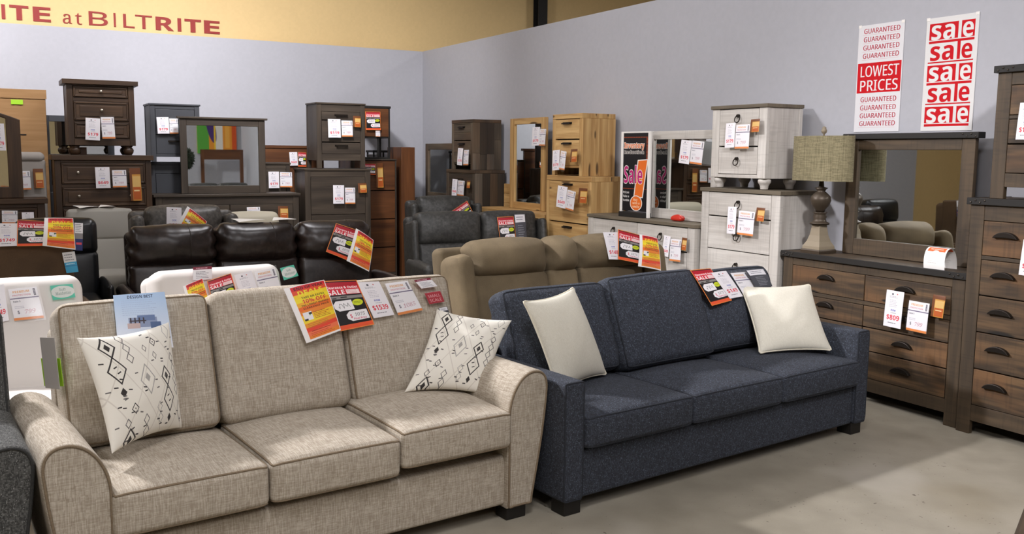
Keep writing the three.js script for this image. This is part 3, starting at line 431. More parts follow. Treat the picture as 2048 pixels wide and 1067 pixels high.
// flared-arm sofa, three seats; local x runs along the seat, the front is z = 0
function flareSofa(name, label, pos, ry, m, pm, lift = [0, 0, 0], bw = 0.61, bm = -0.85) {
  const g = thing(name, label, 'sofa', pos, ry), mid = -0.865, S = 0.57;
  part(g, 'base', pad(1.73, 0.235, 0.78, { r: 0.02 }), m, mid, 0.1875, -0.42);
  for (let k = 0; k < 3; k++) cushion(g, 'seat_cushion', m, pm, S - 0.004, 0.165, 0.62, { r: 0.028, top: 0.035, front: 0.012, bottom: 0.004 }, mid + (k - 1) * S, 0.416 + lift[k], -0.285, lift[k] ? 0.02 : 0, 0, 0, [['y', 1], ['y', -1]]);
  const tilt = Math.atan(0.16 / 0.52);
  for (let k = 0; k < 3; k++) { const o = { r: 0.05, front: 0.012, top: 0.01, seed: k }; cushion(g, 'back_cushion', m, pm, bw - 0.003, 0.58, 0.2, o, bm + (k - 1) * bw, 0.775, -0.556 - 0.105, -tilt, 0, 0, k === 1 ? [] : [['z', 1]]); }
  part(g, 'back_frame', pad(3 * bw - 0.02, 0.86, 0.16, { r: 0.04 }), m, bm, 0.52, -0.83, -0.1);
  const prof = (s) => { const f = (x) => (s > 0 ? x : -1.73 - x), sh = new THREE.Shape(); sh.moveTo(f(-0.012), 0.07); sh.lineTo(f(-0.012), 0.5); sh.bezierCurveTo(f(-0.01), 0.6, f(0.05), 0.69, f(0.125), 0.69); sh.bezierCurveTo(f(0.18), 0.69, f(0.205), 0.655, f(0.195), 0.58); sh.bezierCurveTo(f(0.18), 0.4, f(0.14), 0.22, f(0.11), 0.07); sh.closePath(); return sh; };
  for (const s of [-1, 1]) {
    const sh = prof(s), a = part(g, 'arm', boxUV(new THREE.ExtrudeGeometry(sh, { depth: 0.82, bevelSize: 0.008, bevelThickness: 0.01, bevelSegments: 3, curveSegments: 14 }), 0), m, 0, 0, -0.83);
    const pts = sh.getPoints(14).filter((p, i, l) => i === 0 || p.distanceTo(l[i - 1]) > 1e-4); if (pts[0].distanceTo(pts[pts.length - 1]) < 1e-4) pts.pop();
    const dense = []; pts.forEach((p, i) => { const q = pts[(i + 1) % pts.length], n = Math.max(1, Math.round(p.distanceTo(q) / 0.03)); for (let k = 0; k < n; k++) dense.push([mix(p.x, q.x, k / n), mix(p.y, q.y, k / n), 0.83]); });
    part(a, 'piping', tube(dense, 0.0055, true, 200), pm);
  }
  for (const [x, z] of [[-1.77, -0.06], [0.04, -0.06], [-1.77, -0.8], [0.04, -0.8]]) part(g, 'foot', rbox(0.11, 0.072, 0.09, 0.004), M.foot, x, 0.036, z);
  return g;
}
flareSofa('sofa', 'beige linen three seat sofa with flared arms and patterned pillows', [2.036, 0, -3.562], 6 * D2R, M.linen, M.linenPipe, [0, 0.008, 0.032]);
flareSofa('sofa', 'charcoal tweed sofa cut off by the left edge of the picture', [-0.105, 0, -3.42], 4.5 * D2R, M.charcoal, M.charcoalPipe, [0, 0, 0], 0.69, -0.84);

{ // navy track-arm sofa
  const g = thing('sofa', 'navy blue tweed three seat sofa with square arms and cream pillows', 'sofa', [2.262, 0, -3.465], 6.5 * D2R), W = 2.4, aw = 0.12, S = (W - 2 * aw) / 3;
  part(g, 'base', pad(W - 2 * aw, 0.235, 0.8, { r: 0.015 }), M.navy, W / 2, 0.188, -0.42);
  for (let k = 0; k < 3; k++) cushion(g, 'seat_cushion', M.navy, M.navyPipe, S - 0.003, 0.155, 0.64, { r: 0.026, top: 0.03, front: 0.02, bottom: 0.004 }, aw + (k + 0.5) * S, 0.392, -0.3, 0, 0, 0, [['y', 1], ['y', -1]]);
  const tilt = Math.atan(0.18 / 0.46), B = [[0.72, 0.455, 0, 0], [0.735, 0.485, 0.03, 0.01], [0.72, 0.455, -0.01, 0]];
  B.forEach(([w, h, fwd, rz], k) => cushion(g, 'back_cushion', M.navy, M.navyPipe, w, h + 0.05, 0.17, { r: 0.055, front: 0.045, back: 0.03, top: 0.012, wr: 0.012, seed: 20 + k }, aw + (k + 0.5) * S, 0.72 + fwd * 0.3, -0.59 - 0.085 + fwd, -tilt, 0, rz, [['z', 1]]));
  part(g, 'back_frame', pad(W - 0.02, 0.72, 0.15, { r: 0.025 }), M.navy, W / 2, 0.43, -0.83, -0.06);
  for (const s of [0, 1]) cushion(g, 'arm', M.navy, M.navyPipe, aw, 0.575, 0.88, { r: 0.02, side: 0.004 }, s ? W - aw / 2 : aw / 2, 0.3575, -0.44, 0, 0, 0, [['z', 1]]);
  for (const [x, z] of [[0.07, -0.07], [W - 0.07, -0.07], [0.07, -0.8], [W - 0.07, -0.8]]) part(g, 'foot', rbox(0.1, 0.072, 0.1, 0.004), M.foot, x, 0.036, z);
}

// reclining seats: modules of seat, back and head roll between two arms; front of the base at z = 0
function recliner(o) {
  const { mods, h, m, armW = 0.18, armH = 0.62, v = 0.6, k = 0.2, roll = 0.24, puff = 0.07, wr = 0, r = 0.06, wing = 0, seedV = 1, wf = 6, seam = 0 } = o, total = mods.reduce((a, b) => a + b, 0), g = thing(o.name, o.label, o.category, o.pos, o.ry || 0);
  part(g, 'base', pad(total + 2 * armW - 0.04, 0.3, v + 0.2, { r: 0.03 }), m, 0, 0.2, -(v + 0.2) / 2 - 0.03);
  let x = -total / 2; const tilt = Math.atan(k), zTop = (y) => -(v + (y - 0.6) * k);
  mods.forEach((w, i) => {
    const cx = x + w / 2; x += w;
    part(g, 'seat_cushion', pad(w - 0.006, 0.2, v + 0.06, { r: 0.06, top: 0.03, front: 0.02, wr: wr * 0.5, seed: seedV + i }), m, cx, 0.4, -(v + 0.06) / 2 + 0.02);
    const yl = h - roll, low = yl - 0.4; if (roll > 0) { part(g, 'back_cushion', pad(w - 0.006, low + 0.08, 0.18, { r: 0.05, front: 0.03, wr: wr * 0.6, seed: seedV + 10 + i }), m, cx, (0.4 + yl) / 2, zTop((0.4 + yl) / 2) - 0.09, -tilt);
      const ho = { r, front: puff, top: 0.02, back: 0.03, wr, wf, seed: seedV + 30 + i, step: wr ? 0.018 : 0.045 }, hr = part(g, 'head_roll', pad(w - 0.006, roll, 0.2, ho), m, cx, h - roll / 2, zTop(h - roll / 2) - 0.09, -tilt);
      if (seam) { const D = padDeform(w - 0.006, roll, 0.2, ho), pts = []; for (let q = 0; q <= 8; q++) pts.push(D(w * seam, roll / 2, mix(-0.1, 0.1, q / 8))); for (let q = 1; q <= 12; q++) pts.push(D(w * seam, mix(roll / 2, -roll / 2, q / 12), 0.1)); part(hr, 'seam', tube(pts, 0.004, false, 60), m); } }
    else part(g, 'back_cushion', pad(w - 0.006, h - 0.38, 0.2, { r, front: 0.015, wr, seed: seedV + 10 + i }), m, cx, (0.38 + h) / 2, zTop((0.38 + h) / 2) - 0.1, -tilt);
  });
  part(g, 'back_shell', pad(total + (wing ? 2 * wing : 0), h - 0.14, 0.14, { r: 0.05 }), m, 0, (h - 0.04) / 2 + 0.05, zTop(h * 0.5) - 0.24, -tilt * 0.8);
  for (const s of [-1, 1]) {
    part(g, 'arm', pad(armW, armH - 0.06, v + 0.14, { r: 0.06, top: 0.02, wr: wr * 0.5, seed: seedV + 50 + s }), m, s * (total / 2 + armW / 2), armH / 2 + 0.03, -(v + 0.14) / 2 + 0.01);
    if (wing) part(g, 'wing', pad(wing, h - 0.14, 0.3, { r: wing * 0.48, seed: seedV + 60 + s, wr: wr * 0.4 }), m, s * (total / 2 + wing / 2 + 0.004), (h - 0.06) / 2 + 0.03, zTop(h * 0.6) - 0.02, -tilt);
  }
  for (const sx of [-1, 1]) for (const sz of [0.05, v + 0.12]) part(g, 'foot', rbox(0.07, 0.06, 0.07, 0.004), M.foot, sx * (total / 2), 0.03, -sz - 0.02);
  return g;
}
recliner({ name: 'reclining_sofa', label: 'taupe suede reclining sofa behind the navy sofa', category: 'sofa', pos: [3.82, 0, -5.25], ry: 4 * D2R, mods: [0.68, 0.28, 0.66], h: 1.05, m: M.suede, v: 0.55, k: 0.22, roll: 0.27, puff: 0.1, wing: 0.17, wr: 0.016, wf: 10, r: 0.07, armW: 0.17, armH: 0.5 });
recliner({ name: 'reclining_sofa', label: 'dark brown leather reclining sofa in the middle of the room', category: 'sofa', pos: [2.02, 0, -7.35], ry: 0, mods: [0.7, 0.7, 0.68], h: 1.055, m: M.brownLeather, v: 0.6, k: 0.15, roll: 0.33, puff: 0.09, wr: 0.03, wf: 15, seam: 0.18, r: 0.07, armW: 0.1, armH: 0.6, seedV: 5 });
recliner({ name: 'reclining_loveseat', label: 'dark grey leather reclining loveseat in front of the oak dresser', category: 'sofa', pos: [4.33, 0, -7.85], ry: -8 * D2R, mods: [0.7, 0.62], h: 1.075, m: M.greyLeather, v: 0.58, k: 0.15, roll: 0.33, puff: 0.05, wr: 0.006, r: 0.05, armW: 0.1, wing: 0.07, seedV: 9 });
recliner({ name: 'recliner_chair', label: 'dark grey leather recliner beside the weathered plank chest', category: 'chair', pos: [4.62, 0, -9.3], ry: -10 * D2R, mods: [0.68], h: 1.165, m: M.greyLeather, v: 0.58, k: 0.12, roll: 0.34, puff: 0.06, wr: 0.018, wf: 12, r: 0.06, armW: 0.1, wing: 0.09, seedV: 12 });
recliner({ name: 'recliner_chair', label: 'grey brown leather recliner behind the dark leather sofa', category: 'chair', pos: [1.58, 0, -8.33], ry: -2 * D2R, mods: [0.7], h: 1.166, m: M.taupeLeather, v: 0.6, k: 0.12, roll: 0.32, puff: 0.08, wr: 0.016, wf: 12, r: 0.07, armW: 0.12, wing: 0.12, seedV: 15 });
recliner({ name: 'armchair', label: 'pale grey armchair left of the grey brown recliner', category: 'chair', pos: [0.98, 0, -9.32], ry: 0, mods: [0.6], h: 1.095, m: M.paleGrey, v: 0.6, k: 0.08, roll: 0.3, puff: 0.02, r: 0.03, armW: 0.08, seedV: 17 });
recliner({ name: 'armchair', label: 'cream leather armchair right of the grey brown recliner', category: 'chair', pos: [2.42, 0, -9.3], ry: 0, mods: [0.66], h: 1.03, m: M.creamLeather, v: 0.55, k: 0.12, roll: 0.2, puff: 0.05, r: 0.06, armW: 0.1, seedV: 19 });
recliner({ name: 'recliner_chair', label: 'black leather recliner beside the brown sofa at the left', category: 'chair', pos: [0.49, 0, -7.85], ry: 0, mods: [0.62], h: 1.11, m: M.blackLeather, v: 0.5, k: 0.1, roll: 0.3, puff: 0.05, r: 0.06, armW: 0.05, seedV: 21 });
recliner({ name: 'loveseat', label: 'brown loveseat covered with flyers at the left edge', category: 'sofa', pos: [-0.3, 0, -6.75], ry: 2 * D2R, mods: [0.85, 0.85], h: 1.16, m: M.brownSuede, v: 0.5, k: 0.04, roll: 0, r: 0.025, armW: 0.08, seedV: 23 });
recliner({ name: 'armchair', label: 'white leather armchair at the left edge behind the beige sofa', category: 'chair', pos: [0.0, 0, -4.62], ry: -4 * D2R, mods: [0.74], h: 1.04, m: M.whiteLeather, v: 0.5, k: 0.31, roll: 0, r: 0.07, armW: 0.06, armH: 0.6, seedV: 25 });
recliner({ name: 'armchair', label: 'white leather armchair in the middle behind the beige sofa', category: 'chair', pos: [1.2, 0, -4.62], ry: 8 * D2R, mods: [0.74], h: 1.04, m: M.whiteLeather, v: 0.5, k: 0.31, roll: 0, r: 0.07, armW: 0.06, armH: 0.6, seedV: 27 });
recliner({ name: 'reclining_sofa', label: 'dark grey reclining sofa just outside the right edge, seen only in mirrors', category: 'sofa', pos: [4.68, 0, -1.25], ry: Math.PI - 0.15, mods: [0.7, 0.7], h: 0.95, m: M.greyLeather, v: 0.6, k: 0.15, roll: 0.3, puff: 0.06, wr: 0.01, r: 0.06, armW: 0.18, seedV: 29 });

{ // ottoman whose corner enters the picture
  const g = thing('ottoman', 'brown grey upholstered ottoman corner at the bottom right edge', 'ottoman', [3.38, 0, -1.7], 0.45);
  part(g, 'cushion', pad(0.62, 0.34, 0.5, { r: 0.07, top: 0.02 }), M.ottoman, 0, 0.25, 0); for (const sx of [-1, 1]) for (const sz of [-1, 1]) part(g, 'foot', rbox(0.05, 0.085, 0.05, 0.004), M.foot, sx * 0.24, 0.0425, sz * 0.18);
}

// ---------------------------------------------------------------- printed surfaces
function canvas(w, h, draw) { const c = document.createElement('canvas'); c.width = w; c.height = h; const x = c.getContext('2d'); draw(x, w, h); const t = new THREE.CanvasTexture(c); t.colorSpace = THREE.SRGBColorSpace; t.magFilter = THREE.LinearFilter; t.wrapS = t.wrapT = THREE.RepeatWrapping; return t; }
const fit = (x, s, cx, y, maxW, size, style = 'bold', fam = 'sans-serif') => { x.save(); x.font = `${style} ${size}px ${fam}`; const w = x.measureText(s).width; x.translate(cx, y); x.scale(maxW / w, 1); x.textAlign = 'center'; x.fillText(s, 0, 0); x.restore(); };
const lines = (x, x0, y0, w, n, gap, hgt, col, s = 3) => { x.fillStyle = col; for (let i = 0; i < n; i++) { let q = x0; while (q < x0 + w * (0.7 + 0.3 * hash(i, 4, s))) { const l = 4 + 10 * hash(Math.floor(q), i, s); x.fillRect(q, y0 + i * gap, l, hgt); q += l + 3; } } };
const squiggle = (x, x0, y0, w, h, col, lw, s) => { x.strokeStyle = col; x.lineWidth = lw; x.beginPath(); for (let i = 0; i <= 14; i++) { const px = x0 + (w * i) / 14, py = y0 + h * (hash(i, 2, s) - 0.5); i ? x.lineTo(px, py) : x.moveTo(px, py); } x.stroke(); };
function priceTex(p) {
  return canvas(160, 300, (x, w, h) => {
    x.fillStyle = '#eeeaee'; x.fillRect(0, 0, w, h); x.fillStyle = '#56545c'; x.beginPath(); x.arc(62, 28, 8, 0, 7); x.fill(); x.fillStyle = '#c96a66'; x.beginPath(); x.arc(104, 26, 5, 0, 7); x.fill();
    lines(x, 36, 44, 80, 2, 9, 4, '#a9a5ac', 2); lines(x, 40, 76, 70, 5, 13, 4, '#bdb9c2', 5); x.fillStyle = '#5a62b0'; fit(x, 'now', 80, 168, 46, 26, 'bold'); lines(x, 60, 180, 40, 1, 9, 4, '#8a8890', 8);
    x.fillStyle = '#d8283a'; fit(x, '$' + p, 82, 240, 120, 56, 'bold'); x.fillStyle = '#6c6a70'; lines(x, 40, 262, 84, 1, 8, 6, '#6c6a70', 7);
  });
}
function cardTex(p) {
  return canvas(220, 310, (x, w, h) => {
    x.fillStyle = '#efecef'; x.fillRect(0, 0, w, h); x.fillStyle = '#e0a468'; fit(x, 'PREMIUM', 92, 46, 130, 30); x.fillStyle = '#cf8f9a'; fit(x, 'PROTECTION', 92, 76, 140, 22); x.fillStyle = '#4a4658'; x.fillRect(186, 16, 16, 66); x.fillStyle = '#efecef'; for (let k = 0; k < 5; k++) x.fillRect(190, 24 + k * 12, 8, 4);
    x.fillStyle = '#6d6480'; x.fillRect(0, 94, w, 10); x.fillStyle = '#3a3844'; fit(x, 'Date 5', 46, 136, 56, 22); lines(x, 22, 176, 90, 2, 14, 5, '#a8a6b4', 3);
    x.fillStyle = '#4a4656'; fit(x, '$', 44, 250, 18, 44); x.save(); x.translate(126, 250); x.rotate(-0.06); x.fillStyle = '#c48a98'; x.font = 'italic 52px serif'; x.textAlign = 'center'; x.fillText(p, 0, 0); x.restore(); x.fillStyle = '#e58a44'; x.fillRect(0, h - 24, w, 24);
  });
}
const saleTex = canvas(340, 470, (x, w, h) => {
  x.fillStyle = '#151113'; x.fillRect(0, 0, w, h); x.fillStyle = '#b6172a'; x.fillRect(0, 18, w, 44); x.fillStyle = '#d9243a'; x.fillRect(0, 58, w, 82);
  x.fillStyle = '#fff6f4'; fit(x, 'Clearance & Outlet', w / 2, 82, 300, 34); fit(x, 'SALE', 100, 138, 170, 62); x.fillStyle = '#fbe3e2'; x.fillRect(194, 92, 128, 44); lines(x, 202, 100, 110, 3, 13, 6, '#e0a0a4', 3);
  x.fillStyle = '#8f8a86'; x.fillRect(10, 152, 320, 30); x.fillStyle = '#26221f'; x.fillRect(120, 160, 60, 12); x.fillRect(40, 168, 40, 10);
  const tag = (tx, ty, tw, th, r) => { x.save(); x.translate(tx, ty); x.rotate(r); x.fillStyle = '#f6f2f4'; x.beginPath(); x.moveTo(0, th * 0.3); x.lineTo(tw * 0.18, 0); x.lineTo(tw, 0); x.lineTo(tw, th); x.lineTo(tw * 0.18, th); x.lineTo(0, th * 0.7); x.closePath(); x.fill(); x.restore(); };
  tag(28, 200, 180, 96, -0.03); tag(110, 306, 210, 96, -0.03); x.fillStyle = '#d4e02a'; x.beginPath(); x.ellipse(262, 226, 54, 32, -0.1, 0, 7); x.fill(); x.fillStyle = '#6b7410'; lines(x, 226, 218, 70, 2, 12, 5, '#6b7410', 6);
  squiggle(x, 70, 246, 110, 46, '#6a6a6c', 4, 5); x.fillStyle = '#d63a58'; fit(x, '$', 152, 372, 22, 52); x.fillStyle = '#5a5358'; x.font = 'italic 46px serif'; x.fillText('1075', 184, 358); x.fillStyle = '#d65a78'; fit(x, 'Final Price', 230, 390, 130, 26);
  x.fillStyle = '#ee5a32'; x.fillRect(0, h - 46, w, 46); x.strokeStyle = '#f08a3c'; x.lineWidth = 8; x.strokeRect(4, 4, w - 8, h - 8);
});
const dealsTex = canvas(340, 470, (x, w, h) => {
  x.fillStyle = '#f7f3f1'; x.fillRect(0, 0, w, h); x.save(); x.beginPath(); x.rect(44, 6, w - 50, h - 22); x.clip();
  const bands = ['#d8202c', '#e8502c', '#f6d42a', '#f8e02e', '#f4b22c', '#f07028', '#ee8a34', '#f6c82c', '#f7da34', '#f09a30', '#ec4a34', '#f47a50', '#f08a34']; bands.forEach((c, i) => { x.fillStyle = c; x.save(); x.translate(0, 6 + i * 35); x.transform(1, -0.05, 0, 1, 0, 10); x.fillRect(40, -4, w, 40); x.restore(); });
  x.fillStyle = '#3a1c16'; fit(x, 'END OF YEAR', 190, 40, 250, 34); x.fillStyle = '#f7e232'; fit(x, 'DEALS', 190, 92, 220, 58); x.fillStyle = '#403014'; fit(x, 'TAKE AN EXTRA', 200, 120, 200, 24); x.fillStyle = '#d9323a'; fit(x, '10% OFF', 200, 160, 210, 46); x.fillStyle = '#4a3a16'; fit(x, 'THE LOWEST MARKED', 196, 184, 240, 22); fit(x, 'CLEARANCE PRICE', 196, 208, 230, 22);
  x.fillStyle = '#f2eef0'; x.fillRect(60, 232, 76, 70); x.fillStyle = '#2c2a30'; x.fillRect(60, 286, 30, 16); x.fillRect(110, 240, 26, 16); x.fillStyle = '#6fbf4a'; x.fillRect(112, 256, 10, 8); lines(x, 150, 244, 150, 5, 13, 5, '#b04a20', 5); lines(x, 70, 330, 220, 3, 14, 5, '#b8862a', 6); x.fillStyle = '#a02a20'; x.fillRect(80, 392, 180, 5); lines(x, 70, 410, 210, 3, 13, 5, '#c8401e', 9); x.restore();
});
const infoTex = canvas(300, 400, (x, w, h) => {
  for (let y = 0; y < h; y++) { const t = y / h; x.fillStyle = `rgb(${mix(176, 236, t)},${mix(204, 236, t)},${mix(238, 242, t)})`; x.fillRect(0, y, w, 1); }
  x.fillStyle = '#2c3a58'; fit(x, 'DESIGN BEST', w / 2, 34, 150, 30); lines(x, 40, 48, 220, 8, 15, 3, '#a9bcdc', 3);
  x.fillStyle = '#8d9ab8'; x.fillRect(70, 176, 160, 70); x.fillStyle = '#6a7fa8'; x.fillRect(120, 160, 100, 40); x.fillStyle = '#556a92'; x.fillRect(190, 210, 60, 46); x.fillStyle = '#3c3238'; for (let k = 0; k < 4; k++) { x.fillRect(78 + k * 24, 176, 8, 44); } x.fillRect(76, 196, 92, 8); x.fillStyle = '#c8b0ac'; x.fillRect(62, 216, 70, 38); x.fillStyle = '#8f7c6e'; x.fillRect(56, 318, 90, 44);
});
const tealTex = canvas(200, 140, (x, w, h) => { x.fillStyle = '#58c0a4'; x.fillRect(0, 0, w, h); x.fillStyle = '#d8dcd6'; x.beginPath(); x.ellipse(w / 2, h / 2, w * 0.52, h * 0.42, 0, 0, 7); x.fill(); x.fillStyle = '#6a8a80'; fit(x, 'Soft', w / 2, 60, 60, 34, '', 'serif'); fit(x, 'Manhattan', w / 2, 98, 140, 38, 'italic', 'serif'); });
const smallTex = canvas(160, 120, (x, w, h) => { x.fillStyle = '#a8182c'; x.fillRect(0, 0, w, h); x.fillStyle = '#eab8b8'; fit(x, 'SMALL', w / 2, 56, 126, 44, ''); fit(x, 'SCALE', w / 2, 102, 126, 44, ''); });
const warnTex = canvas(200, 140, (x, w, h) => { x.fillStyle = '#eeebee'; x.fillRect(0, 0, w, h); x.fillStyle = '#7c1c34'; x.fillRect(0, 0, w, 30); lines(x, 30, 12, 140, 1, 8, 7, '#e8c8d0', 3); lines(x, 30, 52, 140, 5, 16, 6, '#77747e', 5); });
const darkTex = canvas(200, 220, (x, w, h) => { x.fillStyle = '#4a4b52'; x.fillRect(0, 0, w, h); x.fillStyle = '#e4e2e6'; x.fillRect(10, 6, w - 20, 66); lines(x, 30, 24, 140, 2, 20, 7, '#6d6c78', 3); lines(x, 50, 96, 110, 6, 19, 6, '#9a9ba2', 6); });
const blueTex = canvas(80, 240, (x, w, h) => { x.fillStyle = '#e8e6ea'; x.fillRect(0, 0, w, 90); lines(x, 8, 12, 60, 5, 15, 5, '#777', 3); x.fillStyle = '#8a8688'; x.fillRect(0, 90, w, 50); x.fillStyle = '#1f2a66'; x.fillRect(0, 140, w, 100); x.fillStyle = '#d8485a'; x.fillRect(10, 170, 60, 20); });
const hangTex = canvas(100, 180, (x, w, h) => { x.fillStyle = '#d4d2d0'; x.fillRect(0, 0, w, h); lines(x, 10, 20, 78, 3, 22, 7, '#6a6a6e', 3); x.fillStyle = '#3a9cc4'; x.fillRect(0, 88, w, 92); x.fillStyle = '#2a6f9e'; x.fillRect(0, 118, w, 6); lines(x, 12, 100, 74, 1, 8, 7, '#cfe6ef', 4); });
const swatchTex = canvas(120, 180, (x, w, h) => { x.fillStyle = '#c9903c'; x.fillRect(0, 0, w, h); x.fillStyle = '#6f3e1c'; x.fillRect(0, 0, 26, h); x.fillRect(0, 0, w, 34); x.fillStyle = '#d8b068'; x.fillRect(30, 44, 84, 60); x.fillStyle = '#b85a24'; x.fillRect(30, 104, 84, 70); x.fillStyle = '#e8c890'; x.fillRect(40, 120, 60, 8); });
const PRINT = {};
for (const p of ['1539', '1749', '148', '149', '179', '119', '649', '809']) PRINT['price' + p] = mat({ map: priceTex(p), roughness: 0.6 });
Object.assign(PRINT, { card: mat({ map: cardTex('799'), roughness: 0.55 }), card1085: mat({ map: cardTex('1085'), roughness: 0.55 }), sale: mat({ map: saleTex, roughness: 0.5 }), deals: mat({ map: dealsTex, roughness: 0.5 }), info: mat({ map: infoTex, roughness: 0.5 }), teal: mat({ map: tealTex, roughness: 0.5 }), small: mat({ map: smallTex, roughness: 0.5 }), warning: mat({ map: warnTex, roughness: 0.6 }), dark: mat({ map: darkTex, roughness: 0.5 }), bluelabel: mat({ map: blueTex, roughness: 0.5 }), hang: mat({ map: hangTex, roughness: 0.5 }), swatch: mat({ map: swatchTex, roughness: 0.45 }) });
// a thin curved sheet through four corners (top left, top right, bottom right, bottom left); print on the front, plain back
function sheetGeo(q, bulge, t = 0.0012, nx = 10, ny = 10, uvBack = null) {
  const P = (i) => new THREE.Vector3(q[3 * i], q[3 * i + 1], q[3 * i + 2]), [a, b, c, d] = [0, 1, 2, 3].map(P), N = new THREE.Vector3().crossVectors(b.clone().sub(a), d.clone().sub(a)).negate().normalize();
  const pos = [], uv = [], idx = [], A = new THREE.Vector3(), B = new THREE.Vector3();
  for (const side of [0, 1]) for (let j = 0; j <= ny; j++) for (let i = 0; i <= nx; i++) {
    const s = i / nx, v = j / ny; A.lerpVectors(a, b, s); B.lerpVectors(d, c, s); A.lerp(B, v).addScaledVector(N, bulge * (Math.sin(Math.PI * s) * 0.6 + Math.sin(Math.PI * v) * 0.4) - side * t); pos.push(A.x, A.y, A.z); if (side && !uvBack) uv.push(0.02, 0.98 - 0.0); else uv.push(s, 1 - v);
  }
  const W = nx + 1, O = W * (ny + 1), quad = (p, r, s, u) => idx.push(p, r, s, p, s, u);
  for (let j = 0; j < ny; j++) for (let i = 0; i < nx; i++) { const k = j * W + i; quad(k, k + W, k + W + 1, k + 1); quad(O + k, O + k + 1, O + k + W + 1, O + k + W); }
  for (let i = 0; i < nx; i++) { quad(i, i + 1, O + i + 1, O + i); const k = ny * W + i; quad(k, O + k, O + k + 1, k + 1); }
  for (let j = 0; j < ny; j++) { const k = j * W; quad(k, O + k, O + k + W, k + W); const r = k + nx; quad(r, r + W, O + r + W, O + r); }
  const g = new THREE.BufferGeometry(); g.setAttribute('position', new THREE.Float32BufferAttribute(pos, 3)); g.setAttribute('uv', new THREE.Float32BufferAttribute(uv, 2)); g.setIndex(idx); g.computeVertexNormals();
  const n = g.attributes.normal; for (let i = 0; i < n.count; i++) { /* rims keep the face's direction */ const k = i < O ? 1 : -1; const v = new THREE.Vector3(n.getX(i), n.getY(i), n.getZ(i)); if (v.dot(N) * k < 0.5) { v.copy(N).multiplyScalar(k); n.setXYZ(i, v.x, v.y, v.z); } }
  return g;
}
function recentre(geo) { geo.computeBoundingBox(); const c = geo.boundingBox.getCenter(new THREE.Vector3()); geo.translate(-c.x, -c.y, -c.z); return c; }

// posters on the right wall
const LW = canvas(400, 780, (x, w, h) => {
  x.fillStyle = '#dcdadc'; x.fillRect(0, 0, w, h); x.fillStyle = '#a81c2e'; const gy = [62, 122, 182, 242, 560, 620, 678, 736];
  for (const y of gy) { fit(x, 'GUARANTEED', w / 2 + 6, y, 322, 50, ''); fit(x, 'GUARANTEED', w / 2 + 7.5, y + 0.5, 322, 50, ''); x.fillStyle = '#d2a8ac'; x.fillRect(40, y + 10, 324, 2); x.fillStyle = '#a81c2e'; }
  x.fillStyle = '#c4101c'; x.fillRect(8, 276, w - 16, 218); x.fillStyle = '#e4e0e0'; for (const k of [0, 2]) { fit(x, 'LOWEST', w / 2 + k, 376, 346, 108, ''); fit(x, 'PRICES', w / 2 + k, 480, 346, 108, ''); }
});
const SL = canvas(400, 860, (x, w, h) => {
  x.fillStyle = '#dcdad8'; x.fillRect(0, 0, w, h); const R = '#c4101c', Wt = '#e0dedb';
  [0, 1, 2, 3, 4].forEach((k) => {
    const y = 44 + k * 158, red = k % 2 === 0; if (red) { x.fillStyle = R; x.fillRect(26, y, 224, 124); x.fillRect(274, y, 100, 124); }
    x.fillStyle = red ? Wt : R; fit(x, 'sa', 136, y + 122, 206, 196); fit(x, 'e', 324, y + 122, 96, 196); if (!red) x.fillRect(250, y - 18, 24, 142);
    x.fillStyle = R; x.fillRect(26, y + 132, 348, red ? 18 : 10);
  });
});
const posterBox = (w, h) => { const g = new THREE.BoxGeometry(w, h, 0.003), uv = g.attributes.uv; for (let i = 0; i < uv.count; i++) if (i < 16 || i > 19) uv.setXY(i, 0.01, 0.01); return g; };
for (const [n, label, t, w, h, y, z] of [['poster', 'white poster reading lowest prices guaranteed on the right wall', LW, 0.39, 0.768, 2.254, -4.6], ['poster', 'red and white poster repeating sale on the right wall', SL, 0.385, 0.755, 2.246, -4.035]]) {
  const g = thing(n, label, 'poster', [5.6465, y, z], FACE_LEFT); part(g, 'sheet', posterBox(w, h), mat({ map: t, roughness: 0.7, specularIntensity: 0.4 }));
  for (const s of [-1, 1]) part(g, 'tape', new THREE.BoxGeometry(0.025, 0.02, 0.002), M.paper, s * (w / 2 - 0.012), h / 2 - 0.006, 0.0027);
}
